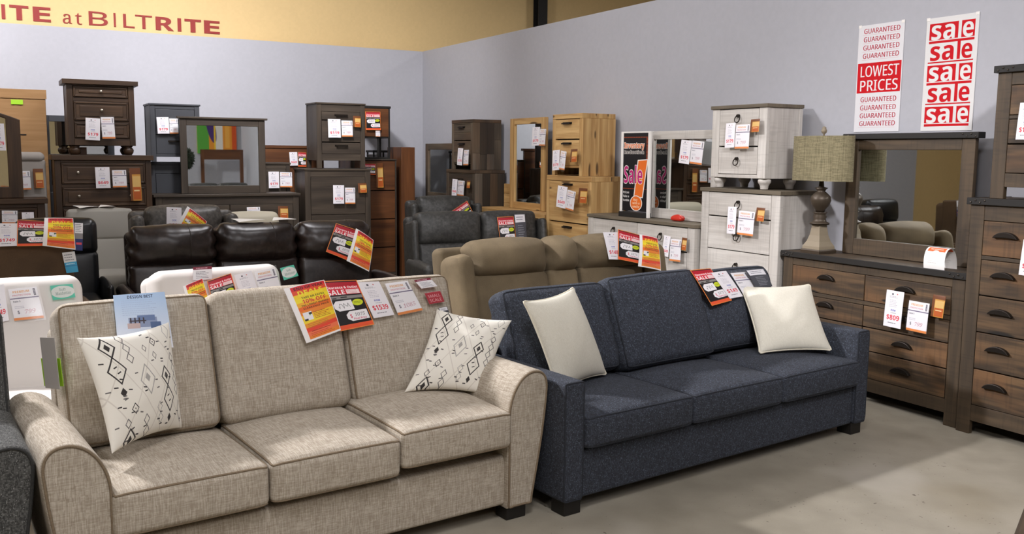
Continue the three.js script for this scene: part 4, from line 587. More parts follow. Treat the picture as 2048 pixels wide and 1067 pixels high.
// standee on the white dresser
const IR = canvas(280, 780, (x, w, h) => {
  x.fillStyle = '#17161a'; x.fillRect(0, 0, w, h); x.fillStyle = '#b4502a'; for (let k = 0; k < 22; k++) { x.fillRect(8 + k * 12, 36, 7, 10); x.fillRect(8 + k * 12, 552, 7, 8); } for (let k = 0; k < 20; k++) x.fillRect(256, 50 + k * 14, 18, 7);
  x.lineJoin = 'round'; x.strokeStyle = '#f3ece4'; x.lineWidth = 10; const st = (s, cx, y, mw, size, f) => { x.save(); x.font = `bold ${size}px sans-serif`; const m = x.measureText(s).width; x.translate(cx, y); x.scale(mw / m, 1); x.textAlign = 'center'; x.strokeText(s, 0, 0); x.fillStyle = f; x.fillText(s, 0, 0); x.restore(); };
  x.fillStyle = '#ee7428'; x.beginPath(); x.moveTo(170, 270); x.lineTo(274, 262); x.lineTo(226, 640); x.lineTo(132, 640); x.closePath(); x.fill(); x.stroke(); st('Inventory', 122, 150, 224, 78, '#ee7428'); x.lineWidth = 5; x.fillStyle = '#e8e6e2'; st('Reduction', 122, 206, 224, 46, '#2a2a2c'); x.lineWidth = 14; st('Sale', 118, 500, 214, 236, '#c41f74');
  x.fillStyle = '#e8e6e2'; fit(x, 'Prices', 44, 606, 70, 32); fit(x, 'Take a', 44, 646, 70, 32); fit(x, 'Tumble', 44, 686, 74, 32); x.fillStyle = '#ee7428'; x.lineWidth = 8; x.strokeStyle = '#f3ece4'; x.beginPath(); x.ellipse(158, 700, 64, 74, 0, 0, 7); x.fill(); x.stroke(); x.fillStyle = '#f8d8b8'; fit(x, 'Buy', 150, 676, 46, 32); fit(x, 'with a', 158, 710, 80, 32); fit(x, 'smile', 158, 746, 80, 34);
});
{
  const g = thing('sale_standee', 'black inventory reduction sale standee in a white frame on the white dresser', 'sign', [5.27, 1.111, -6.95], FACE_LEFT + 0.03);
  const w = 0.43, h = 0.79, pb = new THREE.BoxGeometry(w - 0.06, h - 0.07, 0.012), uv = pb.attributes.uv; for (let i = 0; i < uv.count; i++) if (i < 16) uv.setXY(i, 0.01, 0.99);
  part(g, 'printed_panel', pb, mat({ map: IR, roughness: 0.35 }), 0, h / 2 + 0.02, 0);
  for (const s of [-1, 1]) board(g, 'frame_bar', M.paper, 0.035, h, 0.022, s * (w / 2 - 0.0175), h / 2, 0, 1); board(g, 'frame_bar', M.paper, w - 0.07, 0.014, 0.022, 0, h - 0.007, 0); board(g, 'base', M.blackMetal, w - 0.07, 0.045, 0.1, 0, 0.0225, 0); 
}
{ // crumpled red strap
  const g = pad(0.13, 0.035, 0.06, { r: 0.016, top: 0.02, wr: 0.02, seed: 77, step: 0.012 });
  single('red_strap', 'small crumpled red plastic strap on the white dresser', 'strap', g, M.redPlastic, 5.3, 1.131, -6.36, FACE_LEFT);
}
{ // folded label on the rustic dresser
  const c = canvas(200, 260, (x, w, h) => { x.fillStyle = '#f1efec'; x.fillRect(0, 0, w, h); x.fillStyle = '#e8622c'; x.fillRect(16, 8, w - 32, 76); x.fillStyle = '#f6e2d8'; fit(x, 'NO DAMAGE', w / 2, 56, 120, 26); x.fillStyle = '#f1efec'; x.beginPath(); x.arc(w / 2, 100, 34, 0, 7); x.fill(); lines(x, 40, 150, 120, 4, 16, 4, '#cfccc8', 3); });
  const s = new THREE.Shape(); s.moveTo(-0.062, 0); s.bezierCurveTo(-0.075, 0.06, -0.06, 0.125, -0.02, 0.132); s.lineTo(0.0, 0.133); s.bezierCurveTo(0.04, 0.125, 0.06, 0.06, 0.062, 0);
  const pts = s.getPoints(14), pos = [], uv = [], idx = []; for (const t of [0, 0.0014]) pts.forEach((p, i) => { for (const z of [-0.075, 0.075]) { pos.push(z, p.y - t, -p.x - (t ? Math.sign(-p.x) * 0 : 0)); uv.push(z < 0 ? 0 : 1, 1 - Math.abs(i / (pts.length - 1) - 0.5) * 2 > 0.999 ? 0.98 : Math.min(0.99, 1 - Math.abs((i / (pts.length - 1)) * 2 - 1) + 0.02)); } });
  const n = pts.length * 2; for (let i = 0; i < pts.length - 1; i++) { const k = 2 * i; idx.push(k, k + 2, k + 1, k + 1, k + 2, k + 3, n + k, n + k + 1, n + k + 2, n + k + 1, n + k + 3, n + k + 2); }
  const g = new THREE.BufferGeometry(); g.setAttribute('position', new THREE.Float32BufferAttribute(pos, 3)); g.setAttribute('uv', new THREE.Float32BufferAttribute(uv, 2)); g.setIndex(idx); g.computeVertexNormals();
  single('folded_label', 'white folded card with orange heading on the rustic dresser', 'label', g, mat({ map: c, roughness: 0.6 }), 5.3, 0.984, -3.76, FACE_LEFT);
}

// ---------------------------------------------------------------- throw pillows
function pillow(name, label, q, m, Tk, pipe, pinch = 0.07, plump = 0.5) {
  const N = 30, P = (i) => new THREE.Vector3(q[3 * i], q[3 * i + 1], q[3 * i + 2]), [a, b, c, d] = [0, 1, 2, 3].map(P), nrm = new THREE.Vector3().crossVectors(b.clone().sub(d), a.clone().sub(c)).normalize(); if (nrm.z < 0) nrm.negate();
  const at = (s, t) => { const s2 = s * (1 - pinch * (1 - t * t)), t2 = t * (1 - pinch * (1 - s * s)), u = (s2 + 1) / 2, v = (1 - t2) / 2; return a.clone().lerp(b, u).lerp(d.clone().lerp(c, u), v); };
  const pos = [], uv = [], idx = [], W = N + 1;
  for (const side of [1, -1]) for (let j = 0; j <= N; j++) for (let i = 0; i <= N; i++) {
    const s = -Math.cos((Math.PI * i) / N), t = Math.cos((Math.PI * j) / N), th = Tk * Math.pow(Math.max(0, (1 - s * s) * (1 - t * t)), plump) + 0.006 * (1 - Math.max(s * s, t * t)) * (fbm(0.5 + s * 0.4, 0.5 + t * 0.4, 5, 5, 3, Math.round(q[0] * 50)) - 0.5) * 3;
    const p = at(s, t).addScaledVector(nrm, 0.015 + (side > 0 ? th : -th * 0.3)); pos.push(p.x, p.y, p.z); uv.push((s + 1) / 2, (t + 1) / 2);
  }
  const O = W * W; for (let j = 0; j < N; j++) for (let i = 0; i < N; i++) { const k = j * W + i; idx.push(k, k + W, k + 1, k + 1, k + W, k + W + 1, O + k, O + k + 1, O + k + W, O + k + 1, O + k + W + 1, O + k + W); }
  const g = new THREE.BufferGeometry(); g.setAttribute('position', new THREE.Float32BufferAttribute(pos, 3)); g.setAttribute('uv', new THREE.Float32BufferAttribute(uv, 2)); g.setIndex(idx); smooth(g);
  const cen = recentre(g), T0 = thing(name, label, 'pillow', [cen.x, cen.y, cen.z]); part(T0, 'cover', g, m);
  if (pipe) { const pts = []; for (let e = 0; e < 4; e++) for (let k = 0; k < 12; k++) { const z = -1 + (2 * k) / 12, p = e === 0 ? at(z, 1) : e === 1 ? at(1, -z) : e === 2 ? at(-z, -1) : at(-1, z); p.addScaledVector(nrm, 0.015); pts.push([p.x - cen.x, p.y - cen.y, p.z - cen.z]); } part(T0, 'piping', tube(pts, 0.0055, true, 160), pipe); }
  return T0;
}
const patTex = canvas(900, 900, (x, w, h) => {
  x.fillStyle = '#ece7db'; x.fillRect(0, 0, w, h); x.lineJoin = 'miter';
  const dia = (cx, cy, a, b, col, lw, fill) => { x.beginPath(); x.moveTo(cx, cy - b); x.lineTo(cx + a, cy); x.lineTo(cx, cy + b); x.lineTo(cx - a, cy); x.closePath(); if (fill) { x.fillStyle = col; x.fill(); } else { x.strokeStyle = col; x.lineWidth = lw; x.stroke(); } };
  x.strokeStyle = '#d9d2c6'; x.lineWidth = 9; for (let k = -2; k < 5; k++) { x.beginPath(); x.moveTo(k * 300, 0); x.lineTo(k * 300 + 560, 900); x.stroke(); x.beginPath(); x.moveTo(k * 300 + 340, 0); x.lineTo(k * 300 - 220, 900); x.stroke(); }
  const K = '#3a3634', G = '#6a6663', L = '#a8a49e';
  const motif = (cx, cy) => { dia(cx, cy, 64, 84, K, 12); dia(cx, cy, 26, 36, K, 0, true); dia(cx, cy + 196, 76, 112, K, 11); dash(cx - 10, cy + 170, -0.4); dash(cx + 8, cy + 216, -0.4); };
  const dash = (cx, cy, r, col = K) => { x.save(); x.translate(cx, cy); x.rotate(r); x.fillStyle = col; x.fillRect(-17, -5, 34, 10); x.restore(); };
  const chain = (cx, cy, n, col) => { for (let k = 0; k < n; k++) dia(cx + (k % 2 ? 8 : 0), cy + k * 92, 32, 44, col, 7); };
  motif(150, 110); motif(660, 440); chain(300, 40, 3, G); chain(800, 300, 4, G); dia(420, 430, 78, 130, L, 10); dia(420, 415, 28, 42, L, 0, true); dia(150, 490, 30, 40, K, 0, true); dia(230, 640, 34, 42, K, 7); dia(230, 640, 6, 8, K, 0, true); dia(150, 740, 28, 36, G, 7);
  motif(170, 870); chain(350, 760, 3, G); chain(520, 690, 2, L); dia(650, 800, 24, 38, K, 0, true); dia(600, 120, 30, 38, K, 7); dia(600, 120, 6, 8, K, 0, true); dia(480, 160, 22, 30, G, 6); dia(570, 240, 22, 34, G, 6); dia(830, 760, 40, 90, G, 6); dia(800, 60, 40, 70, L, 6);
  for (let k = 0; k < 46; k++) dash(30 + 840 * hash(k, 1, 7), 30 + 840 * hash(k, 2, 7), -0.3 + 0.6 * hash(k, 3, 7), hash(k, 4, 7) > 0.5 ? K : G);
});
const patM = matT(patTex, 0, { roughness: 0.95 }); patM.bumpMap = null;
M.creamCloth.map = T.cream.clone(); M.creamCloth.map.repeat.set(1.5, 1.5); M.creamCloth.bumpMap = grey(M.creamCloth.map);
pillow('throw_pillow', 'cream pillow with black diamond pattern at the left end of the beige sofa', [0.257, 0.989, -3.731, 0.627, 0.972, -4.011, 0.641, 0.556, -3.872, 0.347, 0.571, -3.6], patM, 0.075, null, 0.09, 0.45);
pillow('throw_pillow', 'cream pillow with black diamond pattern at the right end of the beige sofa', [1.93, 0.906, -4.148, 2.265, 0.848, -3.982, 2.043, 0.53, -3.838, 1.674, 0.556, -3.96], patM, 0.07, null, 0.1, 0.45);
pillow('throw_pillow', 'plain cream pillow at the left arm of the navy sofa', [2.32, 0.942, -3.975, 2.755, 0.957, -4.185, 2.881, 0.497, -4.039, 2.434, 0.497, -3.827], M.creamCloth, 0.085, M.creamPipe, 0.08, 0.45);
pillow('throw_pillow', 'plain cream pillow at the right arm of the navy sofa', [4.10, 0.86, -4.3, 4.54, 0.866, -4.145, 4.455, 0.505, -3.875, 4.02, 0.5, -4.03], M.creamCloth, 0.08, M.creamPipe, 0.06, 0.45);

// ---------------------------------------------------------------- price tags, cards and flyers
const TAGS = [
  ['price_tag', 'white price tag with red figures on the two-drawer nightstand with ball feet', 'price tag', 'price179', [0.965,2.021,-10.85,1.106,2.014,-10.85,1.094,1.782,-10.838,0.953,1.79,-10.838], 0.004],
  ['price_card', 'white card with orange heading on the two-drawer nightstand with ball feet', 'price tag', 'card', [1.112,2.03,-10.85,1.24,2.034,-10.85,1.248,1.806,-10.838,1.12,1.802,-10.838], 0.004],
  ['price_tag', 'white price tag with red figures on the walnut chest below the nightstand with ball feet', 'price tag', 'price649', [1.034,1.499,-10.85,1.177,1.501,-10.85,1.179,1.276,-10.838,1.036,1.275,-10.838], 0.004],
  ['price_card', 'white card with orange heading on the walnut chest below the nightstand with ball feet', 'price tag', 'card', [1.201,1.467,-10.85,1.342,1.469,-10.85,1.345,1.286,-10.838,1.204,1.283,-10.838], 0.004],
  ['swatch_card', 'orange brown swatch card on the walnut chest below the nightstand with ball feet', 'tag', 'swatch', [1.373,1.489,-10.85,1.485,1.491,-10.85,1.493,1.137,-10.838,1.38,1.135,-10.838], 0.004],
  ['price_card', 'white card with orange heading on the grey headboard by the arched mirror', 'price tag', 'card', [0.282,1.454,-10.945,0.416,1.458,-10.945,0.422,1.266,-10.933,0.288,1.261,-10.933], 0.004],
  ['swatch_card', 'orange brown swatch card on the grey headboard by the arched mirror', 'tag', 'swatch', [0.446,1.481,-10.945,0.54,1.482,-10.945,0.543,1.278,-10.933,0.45,1.277,-10.933], 0.004],
  ['price_tag', 'white price tag with red figures on the glass of the arched mirror', 'price tag', 'price179', [0.092,1.931,-10.585,0.196,1.934,-10.585,0.204,1.668,-10.573,0.099,1.665,-10.573], 0.004],
  ['price_card', 'white card with orange heading on the dresser beneath the arched mirror', 'price tag', 'card', [0.134,1.078,-10.45,0.27,1.073,-10.45,0.266,0.949,-10.438,0.13,0.954,-10.438], 0.004],
  ['price_tag', 'white price tag with red figures on the dresser beneath the arched mirror', 'price tag', 'price649', [0.307,1.057,-10.45,0.414,1.057,-10.45,0.414,0.947,-10.438,0.307,0.947,-10.438], 0.004],
  ['price_tag', 'white price tag with red figures on the charcoal nightstand beside the framed mirror', 'price tag', 'price179', [1.724,2.056,-11.17,1.853,2.06,-11.17,1.858,1.875,-11.158,1.73,1.871,-11.158], 0.004],
  ['price_card', 'white card with orange heading on the charcoal nightstand beside the framed mirror', 'price tag', 'card', [1.86,2.044,-11.17,1.952,2.045,-11.17,1.954,1.876,-11.158,1.862,1.875,-11.158], 0.004],
  ['price_tag', 'white price tag with red figures on the brown headboard behind the framed dresser mirror', 'price tag', 'price649', [3.479,1.677,-12.02,3.585,1.68,-12.02,3.59,1.505,-12.008,3.484,1.502,-12.008], 0.004],
  ['sale_flyer', 'red and white flyer on the brown headboard beside its price tag', 'price tag', 'sale', [3.597,1.681,-12.02,3.704,1.678,-12.02,3.699,1.489,-12.008,3.591,1.492,-12.008], 0.004],
  ['price_tag', 'white price tag with red figures on the small nightstand right of the framed mirror', 'price tag', 'price179', [3.041,1.438,-11.42,3.171,1.438,-11.42,3.17,1.235,-11.408,3.04,1.235,-11.408], 0.004],
  ['price_card', 'white card with orange heading on the small nightstand right of the framed mirror', 'price tag', 'card', [3.185,1.433,-11.42,3.335,1.43,-11.42,3.332,1.245,-11.408,3.181,1.247,-11.408], 0.004],
  ['price_tag', 'white price tag with red figures on the dark brown nightstand on the dark chest', 'price tag', 'price119', [3.657,2.082,-10.97,3.815,2.083,-10.97,3.815,1.86,-10.958,3.657,1.859,-10.958], 0.004],
  ['price_card', 'white card with orange heading on the dark brown nightstand on the dark chest', 'price tag', 'card', [3.827,2.068,-10.97,3.968,2.069,-10.97,3.969,1.875,-10.958,3.828,1.874,-10.958], 0.004],
  ['swatch_card', 'orange brown swatch card on the dark brown nightstand on the dark chest', 'tag', 'swatch', [3.979,2.128,-10.97,4.076,2.125,-10.97,4.071,1.991,-10.958,3.974,1.994,-10.958], 0.004],
  ['price_tag', 'white price tag with red figures on the dark brown chest under the dark nightstand', 'price tag', 'price179', [3.711,1.283,-10.97,3.852,1.281,-10.97,3.847,1.054,-10.958,3.707,1.056,-10.958], 0.004],
  ['price_card', 'white card with orange heading on the dark brown chest under the dark nightstand', 'price tag', 'card', [3.864,1.251,-10.97,3.993,1.249,-10.97,3.99,1.051,-10.958,3.861,1.053,-10.958], 0.004],
  ['swatch_card', 'orange brown swatch card on the dark brown chest under the dark nightstand', 'tag', 'swatch', [4.03,1.303,-10.97,4.142,1.306,-10.97,4.145,1.188,-10.958,4.034,1.185,-10.958], 0.004],
  ['sale_flyer', 'red and black flyer on the open black metal shelf stand', 'price tag', 'sale', [4.438,2.222,-11.77,4.65,2.226,-11.77,4.654,1.983,-11.758,4.442,1.979,-11.758], 0.004],
  ['shelf_label', 'small white label under the flyer on the black shelf stand', 'price tag', 'card', [4.581,1.976,-11.77,4.645,1.974,-11.77,4.643,1.895,-11.758,4.579,1.896,-11.758], 0.004],
  ['swatch_card', 'orange brown swatch card on the reddish brown chest beneath the black shelf stand', 'tag', 'swatch', [4.501,1.545,-11.57,4.6,1.547,-11.57,4.607,1.224,-11.558,4.508,1.222,-11.558], 0.004],
  ['sale_flyer', 'red and white flyer on the reddish brown chest in the corner', 'price tag', 'sale', [4.347,1.54,-11.57,4.5,1.536,-11.57,4.496,1.392,-11.558,4.343,1.396,-11.558], 0.004],
  ['price_card', 'white card with orange heading on the long dresser below the framed mirror', 'price tag', 'card', [2.635,1.038,-10.87,2.786,1.039,-10.87,2.787,0.934,-10.858,2.636,0.933,-10.858], 0.004],
  ['swatch_card', 'orange brown swatch card on the long dresser below the framed mirror', 'tag', 'swatch', [3,1.045,-10.87,3.119,1.042,-10.87,3.116,0.899,-10.858,2.996,0.903,-10.858], 0.004],
  ['price_tag', 'white price tag with red figures on the weathered plank nightstand', 'price tag', 'price179', [5.167,1.751,-10.464,5.167,1.746,-10.325,5.155,1.536,-10.332,5.155,1.541,-10.472], 0.004],
  ['price_card', 'white card with orange heading on the weathered plank nightstand', 'price tag', 'card', [5.167,1.723,-10.303,5.167,1.726,-10.167,5.155,1.543,-10.162,5.155,1.54,-10.298], 0.004],
  ['price_tag', 'white price tag with red figures on the weathered plank chest', 'price tag', 'price649', [5.167,1.362,-10.621,5.167,1.359,-10.478,5.155,1.151,-10.482,5.155,1.154,-10.625], 0.004],
  ['price_card', 'white card with orange heading on the weathered plank chest', 'price tag', 'card', [5.167,1.349,-10.463,5.167,1.345,-10.282,5.155,1.159,-10.286,5.155,1.162,-10.467], 0.004],
  ['swatch_card', 'orange brown swatch card on the weathered plank chest', 'tag', 'swatch', [5.167,1.351,-10.217,5.167,1.355,-10.123,5.155,1.263,-10.12,5.155,1.26,-10.214], 0.004],
  ['price_tag', 'white price tag with red figures on the oak framed mirror', 'price tag', 'price179', [5.455,1.985,-9.141,5.455,1.989,-8.977,5.443,1.782,-8.971,5.443,1.778,-9.136], 0.004],
  ['price_card', 'white card with orange heading on the oak framed mirror', 'price tag', 'card', [5.455,1.963,-8.973,5.455,1.961,-8.844,5.443,1.778,-8.847,5.443,1.78,-8.975], 0.004],
  ['price_tag', 'white price tag with red figures on the oak nightstand', 'price tag', 'price179', [5.157,1.722,-8.224,5.157,1.732,-8.089,5.145,1.527,-8.075,5.145,1.517,-8.21], 0.004],
  ['price_card', 'white card with orange heading on the oak nightstand', 'price tag', 'card', [5.157,1.721,-8.064,5.157,1.712,-7.961,5.145,1.525,-7.977,5.145,1.534,-8.08], 0.004],
  ['swatch_card', 'orange brown swatch card on the oak nightstand', 'tag', 'swatch', [5.157,1.736,-7.879,5.157,1.74,-7.761,5.145,1.61,-7.757,5.145,1.606,-7.875], 0.004],
  ['price_tag', 'white price tag with red figures on the oak chest of drawers', 'price tag', 'price649', [5.147,1.367,-8.095,5.147,1.355,-7.915,5.135,1.135,-7.93,5.135,1.148,-8.11], 0.004],
  ['price_card', 'white card with orange heading on the oak chest of drawers', 'price tag', 'card', [5.147,1.329,-7.911,5.147,1.313,-7.764,5.135,1.118,-7.785,5.135,1.133,-7.931], 0.004],
  ['swatch_card', 'orange brown swatch card on the oak chest of drawers', 'tag', 'swatch', [5.157,1.354,-7.719,5.157,1.354,-7.569,5.145,1.206,-7.568,5.145,1.206,-7.719], 0.004],
  ['price_tag', 'white price tag with red figures on the white framed mirror', 'price tag', 'price179', [5.345,1.824,-6.399,5.345,1.812,-6.259,5.333,1.609,-6.277,5.333,1.621,-6.416], 0.004],
  ['price_card', 'white card with orange heading on the white framed mirror', 'price tag', 'card', [5.345,1.814,-6.254,5.345,1.803,-6.099,5.333,1.607,-6.113,5.333,1.618,-6.267], 0.004],
  ['price_tag', 'white price tag with red figures on the low whitewashed dresser', 'price tag', 'price649', [5.125,0.996,-6.326,5.125,0.99,-6.238,5.113,0.812,-6.25,5.113,0.818,-6.338], 0.004],
  ['price_card', 'white card with orange heading on the low whitewashed dresser', 'price tag', 'card', [5.125,0.973,-6.236,5.125,0.974,-6.091,5.113,0.786,-6.089,5.113,0.784,-6.234], 0.004],
  ['swatch_card', 'orange brown swatch card on the low whitewashed dresser', 'tag', 'swatch', [5.125,0.996,-6.086,5.125,0.995,-6.021,5.113,0.889,-6.023,5.113,0.89,-6.088], 0.004],
  ['price_tag', 'white price tag with red figures on the whitewashed nightstand with turned feet', 'price tag', 'price179', [5.167,1.942,-5.646,5.167,1.945,-5.538,5.155,1.753,-5.532,5.155,1.749,-5.64], 0.004],
  ['price_card', 'white card with orange heading on the whitewashed nightstand with turned feet', 'price tag', 'card', [5.167,1.928,-5.529,5.167,1.93,-5.375,5.155,1.744,-5.373,5.155,1.742,-5.527], 0.004],
  ['swatch_card', 'orange brown swatch card on the whitewashed nightstand with turned feet', 'tag', 'swatch', [5.167,1.966,-5.37,5.167,1.969,-5.274,5.155,1.87,-5.271,5.155,1.867,-5.367], 0.004],
  ['price_tag', 'white price tag with red figures on the tall whitewashed chest', 'price tag', 'price179', [5.167,1.283,-5.586,5.167,1.286,-5.489,5.155,1.071,-5.483,5.155,1.069,-5.58], 0.004],
  ['price_card', 'white card with orange heading on the tall whitewashed chest', 'price tag', 'card', [5.167,1.26,-5.461,5.167,1.257,-5.286,5.155,1.07,-5.288,5.155,1.072,-5.463], 0.004],
  ['swatch_card', 'orange brown swatch card on the tall whitewashed chest', 'tag', 'swatch', [5.167,1.294,-5.27,5.167,1.294,-5.18,5.155,1.19,-5.181,5.155,1.191,-5.271], 0.004],
  ['price_tag', 'white price tag with red figures on the rustic brown dresser behind the blue sofa', 'price tag', 'price809', [5.195,0.813,-4.069,5.195,0.811,-3.934,5.183,0.568,-3.938,5.183,0.571,-4.073], 0.004],
  ['price_card', 'white card with orange heading on the rustic brown dresser behind the blue sofa', 'price tag', 'card', [5.195,0.766,-3.893,5.195,0.764,-3.743,5.183,0.569,-3.746,5.183,0.572,-3.896], 0.004],
  ['swatch_card', 'orange brown swatch card on the rustic brown dresser behind the blue sofa', 'tag', 'swatch', [5.195,0.828,-3.72,5.195,0.826,-3.632,5.183,0.687,-3.636,5.183,0.689,-3.723], 0.004],
  ['price_tag', 'white price tag with red figures on the rustic nightstand at the right edge', 'price tag', 'price179', [5.167,2.003,-3.227,5.167,2.001,-3.124,5.155,1.793,-3.13,5.155,1.795,-3.232], 0.004],
  ['price_tag', 'white price tag with red figures on the tall rustic chest at the right edge', 'price tag', 'price649', [5.167,1.227,-3.146,5.167,1.224,-3.039,5.155,1.019,-3.046,5.155,1.023,-3.153], 0.004],
  ['info_sheet', 'pale blue information sheet on the left of the beige sofa', 'paper', 'info', [0.43,1.1,-4.024,0.631,1.098,-4.044,0.648,0.873,-3.976,0.433,0.889,-3.959], 0.006],
  ['deals_flyer', 'orange and yellow flyer hanging on the beige sofa back', 'flyer', 'deals', [1.141,1.075,-4.072,1.338,1.101,-4.1,1.394,0.871,-4.035,1.221,0.831,-4.005], 0.012],
  ['sale_flyer', 'black and red flyer hanging on the beige sofa back', 'flyer', 'sale', [1.323,1.093,-4.113,1.506,1.087,-4.131,1.572,0.877,-4.073,1.396,0.863,-4.05], 0.006],
  ['price_tag', 'white price tag reading 1539 on the beige sofa back', 'price tag', 'price1539', [1.507,1.075,-4.127,1.622,1.072,-4.138,1.683,0.911,-4.095,1.573,0.905,-4.081], 0.004],
  ['price_card', 'white card with orange bottom edge on the beige sofa', 'price tag', 'card1085', [1.652,1.059,-4.135,1.775,1.064,-4.15,1.84,0.919,-4.112,1.703,0.907,-4.094], 0.004],
  ['care_card', 'small white card at the top right of the beige sofa', 'tag', 'warning', [1.811,1.064,-4.153,1.902,1.07,-4.165,1.939,1.026,-4.155,1.847,1.021,-4.144], 0.002],
  ['scale_label', 'small dark red square label on the beige sofa', 'tag', 'small', [1.86,0.998,-4.138,1.95,1.003,-4.149,1.968,0.949,-4.134,1.881,0.944,-4.124], 0.002],
  ['dark_card', 'small dark grey card behind the right patterned pillow', 'tag', 'dark', [1.93,0.922,-4.124,1.98,0.925,-4.13,1.992,0.871,-4.115,1.942,0.869,-4.109], 0.002],
  ['price_tag', 'white price tag on the white armchair at the left edge', 'price tag', 'price649', [-0.014,1.007,-5.221,0.058,1.015,-5.218,0.07,0.841,-5.162,-0.002,0.827,-5.163], 0.004],
  ['price_card', 'white card on the white armchair at the left edge', 'price tag', 'card', [0.074,0.99,-5.209,0.201,0.998,-5.203,0.225,0.843,-5.152,0.094,0.837,-5.159], 0.004],
  ['oval_card', 'white card with teal oval on the left white armchair', 'tag', 'teal', [0.262,0.998,-5.198,0.365,1.002,-5.193,0.375,0.935,-5.171,0.271,0.926,-5.175], 0.004],
  ['warning_label', 'white label with maroon heading on the white armchair behind the beige sofa', 'tag', 'warning', [0.964,1.055,-5.206,1.067,1.054,-5.22,1.061,0.984,-5.197,0.957,0.987,-5.183], 0.003],
  ['deals_flyer', 'orange and yellow flyer on the white armchair behind the beige sofa', 'flyer', 'deals', [0.9,0.961,-5.157,1.007,0.995,-5.183,1.043,0.823,-5.133,0.927,0.797,-5.108], 0.006],
  ['sale_flyer', 'black and red flyer on the white armchair behind the beige sofa', 'flyer', 'sale', [1.028,0.979,-5.17,1.164,1.012,-5.199,1.197,0.837,-5.148,1.055,0.807,-5.119], 0.006],
  ['price_tag', 'white price tag on the white armchair behind the beige sofa', 'price tag', 'price649', [1.183,0.998,-5.208,1.285,1.016,-5.228,1.322,0.851,-5.181,1.217,0.834,-5.161], 0.004],
  ['price_card', 'white card with orange heading on the white armchair behind the beige sofa', 'price tag', 'card', [1.301,1.009,-5.228,1.424,1.026,-5.251,1.454,0.862,-5.203,1.328,0.851,-5.182], 0.004],
  ['oval_card', 'white card with teal oval on the middle white armchair', 'tag', 'teal', [1.454,1.019,-5.253,1.538,1.033,-5.269,1.561,0.969,-5.252,1.47,0.95,-5.233], 0.003],
  ['price_tag', 'white price tag reading 1749 on the brown sofa at the left edge', 'price tag', 'price1749', [0.054,1.18,-7.226,0.183,1.176,-7.23,0.175,1.021,-7.223,0.045,1.02,-7.219], 0.003],
  ['sale_flyer', 'black and red flyer on the brown sofa at the left edge', 'flyer', 'sale', [0.184,1.201,-7.226,0.36,1.185,-7.232,0.355,1.014,-7.224,0.172,1.018,-7.218], 0.004],
  ['deals_flyer', 'orange and yellow flyer on the brown sofa at the left edge', 'flyer', 'deals', [0.351,1.21,-7.223,0.532,1.202,-7.229,0.538,0.978,-7.219,0.329,1.016,-7.213], 0.03],
  ['blue_label', 'navy and white label beside the flyers on the brown sofa', 'tag', 'bluelabel', [0.541,1.169,-7.243,0.596,1.164,-7.244,0.584,0.968,-7.235,0.538,0.973,-7.234], 0.002],
  ['hang_tag', 'white and teal hang tag low on the brown sofa back', 'tag', 'hang', [0.451,0.959,-7.23,0.532,0.966,-7.233,0.551,0.819,-7.227,0.473,0.813,-7.224], 0.002],
  ['sale_flyer', 'tilted black and red flyer on the dark leather sofa', 'flyer', 'sale', [2.69,1.06,-7.884,2.904,0.987,-7.874,2.793,0.721,-7.834,2.582,0.814,-7.848], 0.008],
  ['deals_flyer', 'tilted orange and yellow flyer on the dark leather sofa', 'flyer', 'deals', [2.862,1.013,-7.847,3.02,0.901,-7.831,2.959,0.623,-7.789,2.755,0.73,-7.805], 0.02],
  ['price_tag', 'white price tag on the grey leather recliner behind the dark sofa', 'price tag', 'price649', [1.43,1.172,-8.884,1.559,1.165,-8.879,1.552,0.951,-8.85,1.418,0.955,-8.856], 0.004],
  ['deals_flyer', 'curled orange flyer on the grey leather recliner', 'flyer', 'deals', [1.609,1.179,-8.859,1.773,1.034,-8.833,1.703,0.889,-8.817,1.499,1,-8.839], 0.03],
  ['sale_flyer', 'black and red flyer on the grey reclining loveseat', 'flyer', 'sale', [4.588,1.034,-8.382,4.77,1.041,-8.358,4.776,0.759,-8.298,4.599,0.758,-8.323], 0.006],
  ['dark_card', 'grey card with white top on the grey reclining loveseat', 'tag', 'dark', [4.778,1.062,-8.361,4.901,1.065,-8.344,4.897,0.802,-8.29,4.779,0.794,-8.305], 0.006],
  ['deals_flyer', 'tilted flyer on the grey recliner next to the weathered chest', 'flyer', 'sale', [4.746,0.996,-9.823,4.96,1.129,-9.806,5.035,0.969,-9.768,4.819,0.832,-9.784], 0.006],
  ['price_tag', 'white price tag reading 148 on the taupe suede sofa', 'price tag', 'price148', [4.109,1.095,-5.81,4.262,1.089,-5.82,4.244,0.88,-5.773,4.14,0.889,-5.768], 0.006],
  ['sale_flyer', 'black and red flyer on the taupe suede sofa', 'flyer', 'sale', [4.253,1.113,-5.814,4.475,1.059,-5.818,4.439,0.84,-5.767,4.222,0.886,-5.762], 0.008],
  ['deals_flyer', 'orange and yellow flyer curling on the taupe suede sofa', 'flyer', 'deals', [4.458,1.068,-5.808,4.641,1.029,-5.813,4.641,0.775,-5.757,4.408,0.823,-5.751], 0.02],
  ['sale_flyer', 'black and red flyer draped on the blue sofa back', 'flyer', 'sale', [3.659,1.002,-4.264,3.838,1.002,-4.285,3.964,0.804,-4.221,3.779,0.787,-4.193], 0.008],
  ['price_tag', 'white price tag draped on the blue sofa back', 'price tag', 'price149', [3.828,0.977,-4.267,3.964,0.98,-4.284,4.065,0.821,-4.233,3.943,0.816,-4.217], 0.006],
  ['price_card', 'white card with orange heading on the blue sofa back', 'price tag', 'card', [4.016,0.96,-4.299,4.161,0.959,-4.315,4.251,0.81,-4.267,4.098,0.81,-4.249], 0.004],
